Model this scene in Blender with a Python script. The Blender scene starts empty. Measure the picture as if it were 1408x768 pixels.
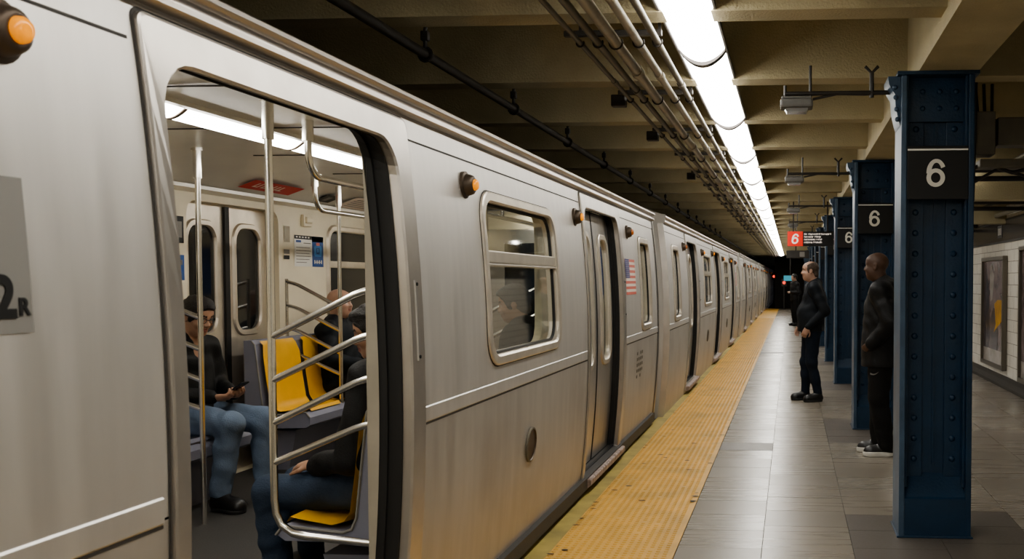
import bpy, bmesh, math, random
import numpy as np
from mathutils import Vector, Matrix, Euler
from mathutils.geometry import delaunay_2d_cdt
random.seed(7); rng = np.random.default_rng(5)
SC = bpy.context.scene
COL = SC.collection
PI = math.pi
ORD = ['first', 'second', 'third', 'fourth', 'fifth', 'sixth', 'seventh', 'eighth', 'ninth', 'tenth', 'eleventh', 'twelfth',
       'thirteenth', 'fourteenth', 'fifteenth', 'sixteenth', 'seventeenth', 'eighteenth', 'nineteenth', 'twentieth',
       'twenty-first', 'twenty-second', 'twenty-third', 'twenty-fourth', 'twenty-fifth']

# ------------------------------------------------------------------ materials
def mat(name, col, rough=.5, metal=0., var=0., vscale=4., stretch=(1, 1, 1), bump=0., bscale=60., bstretch=None,
        dirt=None, dirt_amt=.5, dscale=1.5, rvar=0., emit=None, estr=0., spec=None, coat=0.):
    m = bpy.data.materials.new(name); m.use_nodes = True
    nt = m.node_tree; N = nt.nodes; L = nt.links
    b = N['Principled BSDF']
    c4 = (*col, 1)
    b.inputs['Base Color'].default_value = c4
    b.inputs['Roughness'].default_value = rough
    b.inputs['Metallic'].default_value = metal
    if spec is not None: b.inputs['Specular IOR Level'].default_value = spec
    if coat: b.inputs['Coat Weight'].default_value = coat; b.inputs['Coat Roughness'].default_value = .15
    if emit:
        b.inputs['Emission Color'].default_value = (*emit, 1); b.inputs['Emission Strength'].default_value = estr
    tc = N.new('ShaderNodeTexCoord')
    def noise(scale, st, detail=4):
        mp = N.new('ShaderNodeMapping'); mp.inputs['Scale'].default_value = st
        L.new(tc.outputs['Object'], mp.inputs['Vector'])
        n = N.new('ShaderNodeTexNoise'); n.inputs['Scale'].default_value = scale; n.inputs['Detail'].default_value = detail
        L.new(mp.outputs['Vector'], n.inputs['Vector']); return n
    colsock = None
    if var:
        n = noise(vscale, stretch)
        r = N.new('ShaderNodeMapRange'); r.inputs['From Min'].default_value = .3; r.inputs['From Max'].default_value = .7
        L.new(n.outputs['Fac'], r.inputs['Value'])
        mx = N.new('ShaderNodeMix'); mx.data_type = 'RGBA'
        mx.inputs['A'].default_value = (*[max(0, c * (1 - var)) for c in col], 1)
        mx.inputs['B'].default_value = (*[min(1, c * (1 + var)) for c in col], 1)
        L.new(r.outputs['Result'], mx.inputs['Factor']); colsock = mx.outputs['Result']
        if rvar:
            r2 = N.new('ShaderNodeMapRange'); r2.inputs['From Min'].default_value = .3; r2.inputs['From Max'].default_value = .7
            r2.inputs['To Min'].default_value = rough - rvar; r2.inputs['To Max'].default_value = rough + rvar
            L.new(n.outputs['Fac'], r2.inputs['Value']); L.new(r2.outputs['Result'], b.inputs['Roughness'])
    if dirt:
        n = noise(dscale, (1, 1, 1), 8)
        r = N.new('ShaderNodeMapRange'); r.inputs['From Min'].default_value = .48; r.inputs['From Max'].default_value = .72
        r.inputs['To Max'].default_value = dirt_amt
        L.new(n.outputs['Fac'], r.inputs['Value'])
        mx = N.new('ShaderNodeMix'); mx.data_type = 'RGBA'
        if colsock: L.new(colsock, mx.inputs['A'])
        else: mx.inputs['A'].default_value = c4
        mx.inputs['B'].default_value = (*dirt, 1)
        L.new(r.outputs['Result'], mx.inputs['Factor']); colsock = mx.outputs['Result']
    if colsock: L.new(colsock, b.inputs['Base Color'])
    if bump:
        n = noise(bscale, bstretch or (1, 1, 1))
        bp = N.new('ShaderNodeBump'); bp.inputs['Strength'].default_value = bump; bp.inputs['Distance'].default_value = .02
        L.new(n.outputs['Fac'], bp.inputs['Height']); L.new(bp.outputs['Normal'], b.inputs['Normal'])
    return m

def glass_mat(name, tint, refl=1.0):
    m = bpy.data.materials.new(name); m.use_nodes = True
    nt = m.node_tree; N = nt.nodes; L = nt.links; N.remove(N['Principled BSDF'])
    t = N.new('ShaderNodeBsdfTransparent'); t.inputs['Color'].default_value = (*tint, 1)
    g = N.new('ShaderNodeBsdfGlossy'); g.inputs['Roughness'].default_value = .04
    g.inputs['Color'].default_value = (.9, .9, .88, 1)
    f = N.new('ShaderNodeFresnel'); f.inputs['IOR'].default_value = 1.45
    mm = N.new('ShaderNodeMath'); mm.operation = 'MULTIPLY'; mm.inputs[1].default_value = refl
    L.new(f.outputs['Fac'], mm.inputs[0])
    mx = N.new('ShaderNodeMixShader'); L.new(mm.outputs[0], mx.inputs[0]); L.new(t.outputs[0], mx.inputs[1]); L.new(g.outputs[0], mx.inputs[2])
    L.new(mx.outputs[0], N['Material Output'].inputs['Surface']); return m

def emis_mat(name, col, s):
    m = bpy.data.materials.new(name); m.use_nodes = True
    nt = m.node_tree; N = nt.nodes; N.remove(N['Principled BSDF'])
    e = N.new('ShaderNodeEmission'); e.inputs['Color'].default_value = (*col, 1); e.inputs['Strength'].default_value = s
    nt.links.new(e.outputs[0], N['Material Output'].inputs['Surface']); return m

def tile_wall_mat():
    m = bpy.data.materials.new('white_wall_tile'); m.use_nodes = True
    nt = m.node_tree; N = nt.nodes; L = nt.links; b = N['Principled BSDF']
    tc = N.new('ShaderNodeTexCoord'); mp = N.new('ShaderNodeMapping')
    sp = N.new('ShaderNodeSeparateXYZ'); cb = N.new('ShaderNodeCombineXYZ')
    L.new(tc.outputs['Object'], sp.inputs[0]); L.new(sp.outputs['Y'], cb.inputs['X']); L.new(sp.outputs['Z'], cb.inputs['Y'])
    br = N.new('ShaderNodeTexBrick'); br.inputs['Scale'].default_value = 1
    br.inputs['Brick Width'].default_value = .42; br.inputs['Row Height'].default_value = .165; br.inputs['Mortar Size'].default_value = .0045
    br.inputs['Color1'].default_value = (.90, .87, .79, 1); br.inputs['Color2'].default_value = (.84, .81, .73, 1); br.inputs['Mortar'].default_value = (.36, .34, .30, 1)
    L.new(cb.outputs[0], br.inputs['Vector']); L.new(br.outputs['Color'], b.inputs['Base Color'])
    b.inputs['Roughness'].default_value = .16
    n = N.new('ShaderNodeTexNoise'); n.inputs['Scale'].default_value = 9; L.new(cb.outputs[0], n.inputs['Vector'])
    ad = N.new('ShaderNodeMath'); ad.operation = 'MULTIPLY_ADD'; L.new(br.outputs['Fac'], ad.inputs[0]); ad.inputs[1].default_value = -1.
    L.new(n.outputs['Fac'], ad.inputs[2])
    bp = N.new('ShaderNodeBump'); bp.inputs['Strength'].default_value = .35; bp.inputs['Distance'].default_value = .01
    L.new(ad.outputs[0], bp.inputs['Height']); L.new(bp.outputs['Normal'], b.inputs['Normal']); return m

M = {}
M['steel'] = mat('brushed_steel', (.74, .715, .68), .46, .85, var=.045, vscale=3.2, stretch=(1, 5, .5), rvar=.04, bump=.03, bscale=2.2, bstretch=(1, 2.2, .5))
M['steel_low'] = mat('shaded_lower_steel', (.55, .525, .485), .52, .8, var=.08, vscale=3, stretch=(1, 4, .5), rvar=.05, bump=.05, bscale=2.5, bstretch=(1, 2, .5), dirt=(.25, .2, .14), dirt_amt=.25)  # same metal as the upper side, its shade put into a darker colour
M['steel_door'] = mat('door_steel', (.56, .54, .51), .36, .9, var=.08, vscale=4, stretch=(1, 4, .4))
M['steel_frame'] = mat('frame_steel', (.58, .545, .50), .34, .9, var=.08, vscale=6)
M['wframe'] = mat('window_frame_steel', (.70, .64, .55), .38, .75, var=.08, vscale=9)
M['roof'] = mat('roof_steel', (.36, .33, .30), .42, .85, var=.15, vscale=3)
M['gutter'] = mat('gutter_steel', (.50, .46, .42), .3, .9, var=.12, vscale=5, stretch=(1, .3, 4))
M['chrome'] = mat('stainless_bar', (.74, .72, .68), .22, 1.)
M['dark'] = mat('underframe_black', (.015, .014, .013), .8)
M['rubber'] = mat('black_rubber', (.012, .012, .012), .55)
M['line'] = mat('panel_gap', (.05, .045, .04), .7)
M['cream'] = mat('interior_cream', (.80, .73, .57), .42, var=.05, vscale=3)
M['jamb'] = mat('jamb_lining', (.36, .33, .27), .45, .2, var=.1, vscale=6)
M['lining'] = mat('interior_ceiling', (.70, .68, .63), .3, .25, var=.05, vscale=3)
M['tfloor'] = mat('train_floor', (.055, .052, .048), .55, var=.35, vscale=160)
M['blackglass'] = mat('dark_tunnel_glass', (.012, .013, .014), .07, spec=.6)
M['dimglass'] = mat('dim_car_glass', (.10, .10, .09), .09, spec=.7, var=.5, vscale=1.5)  # opaque panes; the grey stands in for the dimly lit interior
M['glass'] = glass_mat('clear_glass', (.62, .64, .60), .36)
M['yellow_seat'] = mat('yellow_seat', (.85, .47, .035), .38, var=.07, vscale=5)
M['grey_seat'] = mat('grey_seat_shell', (.22, .225, .285), .5, var=.06, vscale=5)
M['tlight'] = emis_mat('train_light', (1, .96, .88), 15)
M['light'] = emis_mat('fluorescent_diffuser', (1., .97, .90), 15)
M['light2'] = emis_mat('batten_diffuser', (1., .96, .88), 22)
M['amber'] = mat('amber_lens', (.9, .36, .03), .2, emit=(1, .30, .01), estr=.5)  # weak glow put into the lens colour; the nearest lamp is unlit
M['amber_off'] = mat('amber_lens_dull', (.42, .13, .03), .2, emit=(1, .25, .03), estr=.06)
M['bracket'] = mat('lamp_socket', (.10, .075, .055), .45, .6)
M['rustpaint'] = mat('sill_paint', (.40, .32, .29), .6, .2, var=.35, vscale=25, dirt=(.12, .08, .06), dirt_amt=.8, dscale=18)
M['plate'] = mat('number_plate_grey', (.225, .215, .20), .5)
M['black'] = mat('black_paint', (.01, .01, .01), .5)
M['white'] = mat('white_paint', (.80, .79, .75), .5)
M['offwhite'] = mat('numeral_white', (.72, .70, .63), .5)
M['red'] = mat('red_sign', (.75, .035, .02), .4, emit=(.9, .04, .02), estr=.35)
M['redsticker'] = mat('red_sticker', (.55, .03, .025), .5)
M['sign_white'] = mat('sign_white', (.9, .85, .8), .5, emit=(1, .9, .85), estr=.35)
M['flagred'] = mat('flag_red', (.62, .17, .13), .5)
M['flagwhite'] = mat('flag_white', (.78, .68, .60), .5)
M['flagblue'] = mat('flag_blue', (.09, .09, .22), .5)
M['blue_ad'] = mat('ad_blue', (.02, .09, .32), .4)
M['lblue_ad'] = mat('ad_light_blue', (.08, .32, .75), .4)
M['concrete'] = mat('cream_ceiling_paint', (.47, .41, .26), .72, var=.10, vscale=2.5, bump=.35, bscale=75, dirt=(.16, .13, .075), dirt_amt=.55, dscale=1.1)
M['slab'] = mat('ceiling_slab_paint', (.40, .35, .22), .8, var=.12, vscale=2, bump=.35, bscale=70, dirt=(.13, .10, .06), dirt_amt=.6, dscale=.8)
M['column'] = mat('column_blue_paint', (.009, .036, .078), .38, var=.18, vscale=5, bump=.14, bscale=60, dirt=(.012, .02, .03), dirt_amt=.5, dscale=3)
M['column_lit'] = mat('column_lit_paint', (.055, .095, .15), .36, var=.25, vscale=7, bump=.1, bscale=60)  # column blue lightened to paint in the light on the track side
M['pipe'] = mat('painted_pipe', (.36, .32, .24), .38, var=.15, vscale=6, dirt=(.12, .10, .07), dirt_amt=.5, dscale=5)
M['pipe_dark'] = mat('dark_pipe', (.13, .115, .085), .45, var=.2, vscale=6)
M['pipe_black'] = mat('black_pipe', (.028, .024, .02), .5, var=.2, vscale=6)
M['housing'] = mat('fixture_housing', (.09, .08, .075), .45, .3)
M['lampbox'] = mat('grey_lamp_box', (.12, .115, .105), .5, var=.12, vscale=20)
M['lamplens'] = mat('grey_lamp_lens', (.19, .185, .175), .2, spec=.7)
TL = dict(rvar=.018)
M['tileA'] = mat('platform_tile_a', (.25, .22, .178), .28, var=.028, vscale=9, stretch=(.12, 2.5, 1), dirt=(.17, .15, .12), dirt_amt=.3, dscale=2.2, **TL)
M['tileB'] = mat('platform_tile_b', (.225, .198, .16), .30, var=.028, vscale=9, stretch=(.12, 2.5, 1), dirt=(.16, .14, .11), dirt_amt=.3, dscale=2.6, **TL)
M['tileC'] = mat('platform_tile_c', (.265, .238, .195), .27, var=.028, vscale=9, stretch=(.12, 2.5, 1), dirt=(.18, .16, .13), dirt_amt=.3, dscale=1.9, **TL)
M['tileD'] = mat('platform_tile_dark', (.115, .098, .083), .42, var=.12, vscale=45, rvar=.05)
M['grout'] = mat('tile_grout', (.085, .075, .06), .8)
M['tactile'] = mat('yellow_tactile', (.64, .375, .085), .45, var=.10, vscale=6, dirt=(.30, .20, .06), dirt_amt=.55, dscale=2.2)
M['tactile_edge'] = mat('yellow_edge_dirty', (.40, .31, .09), .55, var=.12, vscale=8, dirt=(.20, .17, .06), dirt_amt=.7, dscale=3)
M['gum'] = mat('black_gum', (.05, .035, .02), .6)
M['pit'] = mat('track_pit', (.02, .018, .015), .9)
M['frieze'] = mat('dark_frieze_tile', (.045, .04, .04), .22, var=.4, vscale=14, stretch=(1, 1, 1))
M['baseb'] = mat('dark_coving', (.045, .04, .034), .5, var=.15, vscale=4)
M['walltile'] = tile_wall_mat()
M['poster_frame'] = mat('poster_frame', (.20, .18, .15), .35, .7)
M['poster_mauve'] = mat('poster_mauve', (.22, .17, .17), .12, var=.45, vscale=3.5, spec=.6)
M['poster_dark'] = mat('poster_dark', (.06, .05, .065), .12, var=.6, vscale=6, spec=.6)
M['poster_yellow'] = mat('poster_yellow', (.62, .33, .04), .12, var=.2, vscale=6)
M['poster_pale'] = mat('poster_pale', (.42, .38, .35), .12, var=.2, vscale=6)
M['teal'] = emis_mat('teal_glow', (.10, .45, .55), .7)
M['redlamp'] = emis_mat('signal_red', (1, .10, .06), 1.6)
M['skin_brown'] = mat('skin_brown', (.095, .052, .034), .55, var=.10, vscale=30)
M['skin_tan'] = mat('skin_tan', (.36, .21, .14), .45, var=.08, vscale=30)
M['skin_pale'] = mat('skin_pale', (.42, .255, .185), .45, var=.08, vscale=30)
M['lip'] = mat('lip', (.26, .10, .075), .4)
M['lip_brown'] = mat('lip_brown', (.10, .04, .03), .4)
M['eye_white'] = mat('eye_white', (.7, .66, .6), .25)
M['iris'] = mat('iris', (.02, .013, .01), .15)
M['hair'] = mat('black_hair', (.012, .009, .008), .5, var=.4, vscale=90, bump=.6, bscale=160)
M['hair_brown'] = mat('cropped_brown_hair', (.07, .045, .03), .6, var=.4, vscale=90, bump=.5, bscale=160)
CL = dict(bump=.25, bscale=140, spec=.28)
M['jkt_black'] = mat('black_jacket', (.012, .012, .0125), .58, var=.2, vscale=5, **CL)
M['jkt_dark'] = mat('charcoal_jacket', (.009, .009, .009), .65, var=.2, vscale=5, **CL)
M['jkt_navy'] = mat('navy_jacket', (.006, .009, .0135), .65, var=.2, vscale=5, **CL)
M['pants_black'] = mat('black_trousers', (.011, .0105, .010), .8, var=.15, vscale=6, **CL)
M['jeans'] = mat('blue_jeans', (.14, .19, .27), .75, var=.28, vscale=5, **CL)
M['jeans_dark'] = mat('dark_jeans', (.026, .042, .072), .75, var=.3, vscale=6, **CL)
M['jeans_navy'] = mat('navy_jeans', (.008, .014, .026), .8, var=.25, vscale=6, **CL)
M['shirt'] = mat('grey_shirt', (.42, .45, .47), .7)
M['shoe'] = mat('black_shoe', (.012, .011, .011), .4)
M['sole_white'] = mat('white_sole', (.62, .60, .55), .5)
M['sole_black'] = mat('black_sole', (.02, .02, .02), .6)
M['phone'] = mat('phone_black', (.01, .01, .012), .15)
M['screen'] = mat('phone_screen', (.02, .02, .03), .08)

# ------------------------------------------------------------------ mesh helpers
class MB:
    def __init__(s): s.v = []; s.f = []; s.m = []; s.sm = []
    def add(s, verts, faces, mi=0, smooth=False):
        o = len(s.v); s.v += [tuple(v) for v in verts]
        for f in faces: s.f.append(tuple(i + o for i in f)); s.m.append(mi); s.sm.append(smooth)
    def box(s, x0, x1, y0, y1, z0, z1, mi=0):
        v = [(x0, y0, z0), (x1, y0, z0), (x1, y1, z0), (x0, y1, z0), (x0, y0, z1), (x1, y0, z1), (x1, y1, z1), (x0, y1, z1)]
        s.add(v, [(0, 3, 2, 1), (4, 5, 6, 7), (0, 1, 5, 4), (1, 2, 6, 5), (2, 3, 7, 6), (3, 0, 4, 7)], mi)
    def bbox(s, x0, x1, y0, y1, z0, z1, b=.01, mi=0):
        bm = bmesh.new(); bmesh.ops.create_cube(bm, size=1)
        for v in bm.verts: v.co = ((x0 + x1) / 2 + v.co.x * (x1 - x0), (y0 + y1) / 2 + v.co.y * (y1 - y0), (z0 + z1) / 2 + v.co.z * (z1 - z0))
        bmesh.ops.bevel(bm, geom=list(bm.edges), offset=b, segments=2, affect='EDGES', profile=.6)
        s.bm(bm, mi)
    def bm(s, bm, mi=0, smooth=False, mx=None):
        bm.verts.index_update()
        vs = [(mx @ v.co if mx else v.co) for v in bm.verts]
        s.add([tuple(v) for v in vs], [tuple(v.index for v in f.verts) for f in bm.faces], mi, smooth); bm.free()
    def loft(s, loops, mi=0, closed=True, smooth=False, cap=(False, False)):
        n = len(loops[0]); v = [p for l in loops for p in l]; f = []
        for k in range(len(loops) - 1):
            for i in range(n if closed else n - 1):
                j = (i + 1) % n
                f.append((k * n + i, k * n + j, (k + 1) * n + j, (k + 1) * n + i))
        s.add(v, f, mi, smooth)
        o = len(s.v) - len(v)
        if cap[0]: s.f.append(tuple(o + i for i in reversed(range(n)))); s.m.append(mi); s.sm.append(False)
        if cap[1]: s.f.append(tuple(o + (len(loops) - 1) * n + i for i in range(n))); s.m.append(mi); s.sm.append(False)
    def tube(s, path, r, n=10, mi=0, cap=True):
        P_ = [Vector(p) for p in path]; loops = []
        u = None
        for i, p in enumerate(P_):
            if i == 0: t = P_[1] - p
            elif i == len(P_) - 1: t = p - P_[i - 1]
            else: t = (P_[i + 1] - p).normalized() + (p - P_[i - 1]).normalized()
            t.normalize()
            if u is None:
                u = t.orthogonal().normalized()
            else:
                u = (u - t * u.dot(t)).normalized()
            w = t.cross(u); rr = r[i] if isinstance(r, (list, tuple)) else r
            loops.append([p + (u * math.cos(a) + w * math.sin(a)) * rr for a in [2 * PI * k / n for k in range(n)]])
        s.loft(loops, mi, True, True, (cap, cap))
    def lathe(s, prof, mx, n=20, mi=0, mis=None):
        loops = [[tuple(mx @ Vector((r * math.cos(2 * PI * k / n), r * math.sin(2 * PI * k / n), h))) for k in range(n)] for r, h in prof]
        if mis is None: s.loft(loops, mi, True, True)
        else:
            for i, q in enumerate(mis): s.loft(loops[i:i + 2], q, True, True)
    def prism_y(s, prof, y0, y1, mi=0, smooth=False, closed=True, cap=True):
        s.loft([[(x, y0, z) for x, z in prof], [(x, y1, z) for x, z in prof]], mi, closed, smooth, (cap, cap))
    def prism_x(s, prof, x0, x1, mi=0, cap=True):
        s.loft([[(x0, y, z) for y, z in prof], [(x1, y, z) for y, z in prof]], mi, True, False, (cap, cap))
    def quad(s, a, b, c, d, mi=0): s.add([a, b, c, d], [(0, 1, 2, 3)], mi)
    def build(s, name, mats, parent=None, fix=True, sharp=None):
        me = bpy.data.meshes.new(name)
        me.from_pydata(s.v, [], s.f)
        if not isinstance(mats, (list, tuple)): mats = [mats]
        for q in mats: me.materials.append(q)
        me.polygons.foreach_set('material_index', s.m); me.polygons.foreach_set('use_smooth', s.sm)
        me.update()
        if fix:
            bm = bmesh.new(); bm.from_mesh(me); bmesh.ops.recalc_face_normals(bm, faces=bm.faces); bm.to_mesh(me); bm.free()
        if any(s.sm) and hasattr(me, 'set_sharp_from_angle'): me.set_sharp_from_angle(angle=math.radians(50))
        return link(name, me, parent)

def link(name, me, parent=None):
    o = bpy.data.objects.new(name, me); COL.objects.link(o)
    if parent: o.parent = parent
    return o
def empty(name, label, cat, loc=(0, 0, 0), rz=0, group=None):
    o = bpy.data.objects.new(name, None); COL.objects.link(o); o.location = loc; o.rotation_euler = (0, 0, rz)
    o.empty_display_size = .1
    tag(o, label, cat, group); return o
def tag(o, label=None, cat=None, group=None):
    if label: o['label'] = label
    if cat: o['category'] = cat
    if group: o['group'] = group
    return o
def struct(o): o['kind'] = 'structure'; return o
def dup(o, parent=None):
    c = o.copy(); COL.objects.link(c)
    if parent: c.parent = parent
    for ch in list(o.children): dup(ch, c)
    return c

def text_mesh(body, size, bold=0., extrude=.001):
    """returns (verts, faces) of text centred on the origin in the XY plane"""
    cu = bpy.data.curves.new('lettering', 'FONT'); cu.body = body; cu.size = size; cu.offset = bold; cu.extrude = extrude
    cu.align_x = 'CENTER'; cu.align_y = 'CENTER'; cu.resolution_u = 6
    o = bpy.data.objects.new('lettering', cu); COL.objects.link(o)
    me = bpy.data.meshes.new_from_object(o, depsgraph=bpy.context.evaluated_depsgraph_get())
    v = np.array([tuple(q.co) for q in me.vertices]); f = [tuple(p.vertices) for p in me.polygons]
    COL.objects.unlink(o); bpy.data.objects.remove(o); bpy.data.curves.remove(cu); bpy.data.meshes.remove(me)
    c = (v.min(0) + v.max(0)) / 2; v = v - np.array([c[0], c[1], 0])
    return v, f

def six_mesh(h, depth=.004):
    """a bold grotesque figure six, height h, in the XY plane centred on the origin"""
    # unit figure: width .66, height 1
    n = 28; cx, cy, rx, ry = 0, -.17, .33, .33; irx, iry = .17, .185
    bm = bmesh.new()
    def ring(outer, inner):
        vo = [bm.verts.new((*p, 0)) for p in outer]; vi = [bm.verts.new((*p, 0)) for p in inner]
        k = len(vo)
        return vo, vi, k
    out = [(cx + rx * math.cos(2 * PI * i / n), cy + ry * math.sin(2 * PI * i / n)) for i in range(n)]
    inn = [(cx + irx * math.cos(2 * PI * i / n), cy + iry * math.sin(2 * PI * i / n)) for i in range(n)]
    vo, vi, k = ring(out, inn)
    for i in range(k): bm.faces.new((vo[i], vo[(i + 1) % k], vi[(i + 1) % k], vi[i]))
    # the rising stroke: from left side of the bowl up and over to the upper right terminal
    oc = []; ic = []
    m = 18
    for i in range(m + 1):
        t = i / m
        a = PI + .12 - t * (PI - .35)   # sweep of an ellipse
        ox, oy = .02 + .35 * math.cos(a), .5 * math.sin(a) * (1 if math.sin(a) > 0 else .3)
        oc.append((ox if t > .02 else -.33, oy if oy > -.17 else -.17))
        jx, jy = .025 + .185 * math.cos(a), .365 * math.sin(a) * (1 if math.sin(a) > 0 else .3)
        ic.append((jx, jy if jy > -.17 else -.17))
    vo = [bm.verts.new((*p, 0.0004)) for p in oc]; vi = [bm.verts.new((*p, 0.0004)) for p in ic]
    for i in range(m): bm.faces.new((vo[i], vi[i], vi[i + 1], vo[i + 1]))
    bmesh.ops.scale(bm, vec=(h, h, 1), verts=bm.verts)
    r = bmesh.ops.extrude_face_region(bm, geom=list(bm.faces))
    for e in r['geom']:
        if isinstance(e, bmesh.types.BMVert): e.co.z += depth
    bm.verts.index_update()
    v = np.array([tuple(q.co) for q in bm.verts]); f = [tuple(q.index for q in p.verts) for p in bm.faces]; bm.free()
    return v, f

def rrect(y0, y1, z0, z1, rt, rb=None, n=6, ns=12):
    """rounded rectangle loop, (y,z), counter-clockwise from lower right; the upright sides are subdivided so they can follow the curved car side"""
    rb = rt if rb is None else rb; L = []
    for k, (cy, cz, r, a0) in enumerate(((y1 - rb, z0 + rb, rb, -90), (y1 - rt, z1 - rt, rt, 0), (y0 + rt, z1 - rt, rt, 90), (y0 + rb, z0 + rb, rb, 180))):
        for i in range(n + 1):
            a = math.radians(a0 + 90 * i / n); L.append((cy + r * math.cos(a), cz + r * math.sin(a)))
        if k == 0: L += [(y1, z0 + rb + (z1 - rt - z0 - rb) * i / ns) for i in range(1, ns)]
        if k == 2: L += [(y0, z1 - rt - (z1 - rt - z0 - rb) * i / ns) for i in range(1, ns)]
    return L
def densify(loop, step=.07):
    out = []
    for i, p in enumerate(loop):
        q = loop[(i + 1) % len(loop)]; d = math.dist(p, q); k = max(1, int(d / step))
        out += [(p[0] + (q[0] - p[0]) * j / k, p[1] + (q[1] - p[1]) * j / k) for j in range(k)]
    return out
def pip(p, loop):
    x, y = p; c = False; n = len(loop); j = n - 1
    for i in range(n):
        xi, yi = loop[i]; xj, yj = loop[j]
        if (yi > y) != (yj > y) and x < (xj - xi) * (y - yi) / (yj - yi) + xi: c = not c
        j = i
    return c
def cdt_panel(y0, y1, z0, z1, holes, sy=.4, sz=.08):
    pts = []; edges = []
    def loop(l):
        o = len(pts); pts.extend(l); edges.extend((o + i, o + (i + 1) % len(l)) for i in range(len(l)))
    nz = max(1, round((z1 - z0) / sz)); ny = max(1, round((y1 - y0) / sy))
    outer = [(y0, z0)] + [(y1, z0 + (z1 - z0) * i / nz) for i in range(nz + 1)] + [(y0, z1 - (z1 - z0) * i / nz) for i in range(nz)]
    loop(outer)
    hs = [densify(h) for h in holes]
    for h in hs: loop(h)
    bb = [(min(p[0] for p in h) - .03, max(p[0] for p in h) + .03, min(p[1] for p in h) - .03, max(p[1] for p in h) + .03) for h in hs]
    for i in range(ny + 1):
        for k in range(1, nz):
            p = (y0 + (y1 - y0) * i / ny, z0 + (z1 - z0) * k / nz)
            if i in (0, ny): 
                if i == 0 or i == ny: continue
            if not any(b[0] < p[0] < b[1] and b[2] < p[1] < b[3] for b in bb): pts.append(p)
    v, e, f, _, _, _ = delaunay_2d_cdt([Vector(p) for p in pts], edges, [], 0, 1e-5)
    F = []
    for t in f:
        c = sum((v[i] for i in t), Vector((0, 0))) / len(t)
        if not any(b[0] < c.x < b[1] and b[2] < c.y < b[3] and pip((c.x, c.y), h) for b, h in zip(bb, hs)): F.append(tuple(t))
    return [(p.x, p.y) for p in v], F

# ------------------------------------------------------------------ camera (level street photographer, slightly turned to the train)
cd = bpy.data.cameras.new('camera'); cam = bpy.data.objects.new('camera', cd); COL.objects.link(cam)
cam.location = (0, 0, 1.55); cam.rotation_euler = (math.radians(90 - 2.2), 0, math.radians(4))
cd.sensor_width = 36; cd.lens = 1350 / 1408 * 36; cd.shift_x = -.2056; cd.shift_y = .0375; cd.clip_end = 300; cd.clip_start = .05
cd.dof.use_dof = True; cd.dof.focus_distance = 6.5; cd.dof.aperture_fstop = 6.5
SC.camera = cam

# ------------------------------------------------------------------ the station: floor, pit, ceiling, walls
Y0, Y1 = -6.0, 54.0
EDGE = -1.49
xs = [-.654, -.165, .36, .90, 1.44, 1.98, 2.52, 3.06]
b = MB()
b.box(EDGE, 3.2, Y0, Y1, -.14, -.008, 4)          # bed of the tiles
yt = 8.902
tl = .41
for ci in range(len(xs) - 1):
    x0, x1 = xs[ci] + .0022, xs[ci + 1] - .0022
    off = [0, .13, .05, .2, .1, .3, .15][ci]
    k = int((Y0 - yt) / tl)
    y = yt + off + k * tl
    while y < Y1 - tl:
        yc = y + tl / 2
        n = round((yc - 5.95) / 4.3); dy = yc - (5.95 + 4.3 * n)
        mi = random.choice([0, 0, 1, 2])
        if ci in (2, 3) and abs(dy) < .74 - (.2 if ci == 3 else 0): mi = 3
        if ci == 0 and abs(yc - 9.1) < .2: mi = 3
        if ci == 0 and abs(yc - 21) < .2: mi = 3
        b.box(x0, x1, y + .002, y + tl - .002, -.008, random.uniform(-.0006, .0006), mi)
        y += tl
fl = struct(b.build('floor', [M['tileA'], M['tileB'], M['tileC'], M['tileD'], M['grout']], fix=False))

# yellow tactile strip with real truncated domes
b = MB()
b.box(EDGE - .015, -1.372, Y0, Y1, -.10, .001, 1)
b.box(-1.368, -.656, Y0, Y1, -.004, .004, 0)
b.box(-.675, -.655, Y0, Y1, .0, .006, 0)
dv, df, dm = [], [], []
y = .5
P0 = .0455
rows = int((-.69 + 1.345) / P0)
while y < 40:
    n = 8 if y < 10 else (6 if y < 18 else 4)
    for i in range(rows + 1):
        x = -1.345 + i * P0; o = len(dv)
        if random.random() < .012: continue
        for (r, z) in ((.0145, .004), (.0095, .0095)):
            dv += [(x + r * math.cos(2 * PI * k / n + .4), y + r * math.sin(2 * PI * k / n + .4), z) for k in range(n)]
        df += [(o + k, o + (k + 1) % n, o + n + (k + 1) % n, o + n + k) for k in range(n)] + [tuple(o + n + k for k in range(n))]
    y += P0
b.add(dv, df, 0)
for i in range(70):   # trodden chewing gum and scuffs
    yy = random.uniform(4.5, 16); xx = random.choice([random.uniform(-1.36, -1.2), random.uniform(-1.36, -.68), -1.35, -.68]); r = random.uniform(.006, .018)
    ell = random.uniform(.6, 2.2); n = 9
    b.add([(xx + r * ell * math.cos(2 * PI * k / n) * random.uniform(.7, 1.2), yy + r * math.sin(2 * PI * k / n) * random.uniform(.7, 1.2), .0102) for k in range(n)], [tuple(range(n))], 2)
struct(b.build('trim_1', [M['tactile'], M['tactile_edge'], M['gum']], fix=False))

b = MB(); b.box(-7, EDGE - .02, Y0, 120, -1.5, -1.2); b.box(EDGE - .12, EDGE - .016, Y0, Y1, -1.2, -.02)
struct(b.build('floor_trackbed', M['pit']))
b = MB(); b.box(-7.2, -7.0, Y0, 120, -1.5, 3.4); struct(b.build('wall_left', M['slab']))
b = MB(); b.box(-7.2, 3.4, 119, 119.3, -1.5, 3.4); b.box(-.9, 3.3, 53.8, 54.1, -.1, 3.4); struct(b.build('wall_far', M['pit']))

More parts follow.
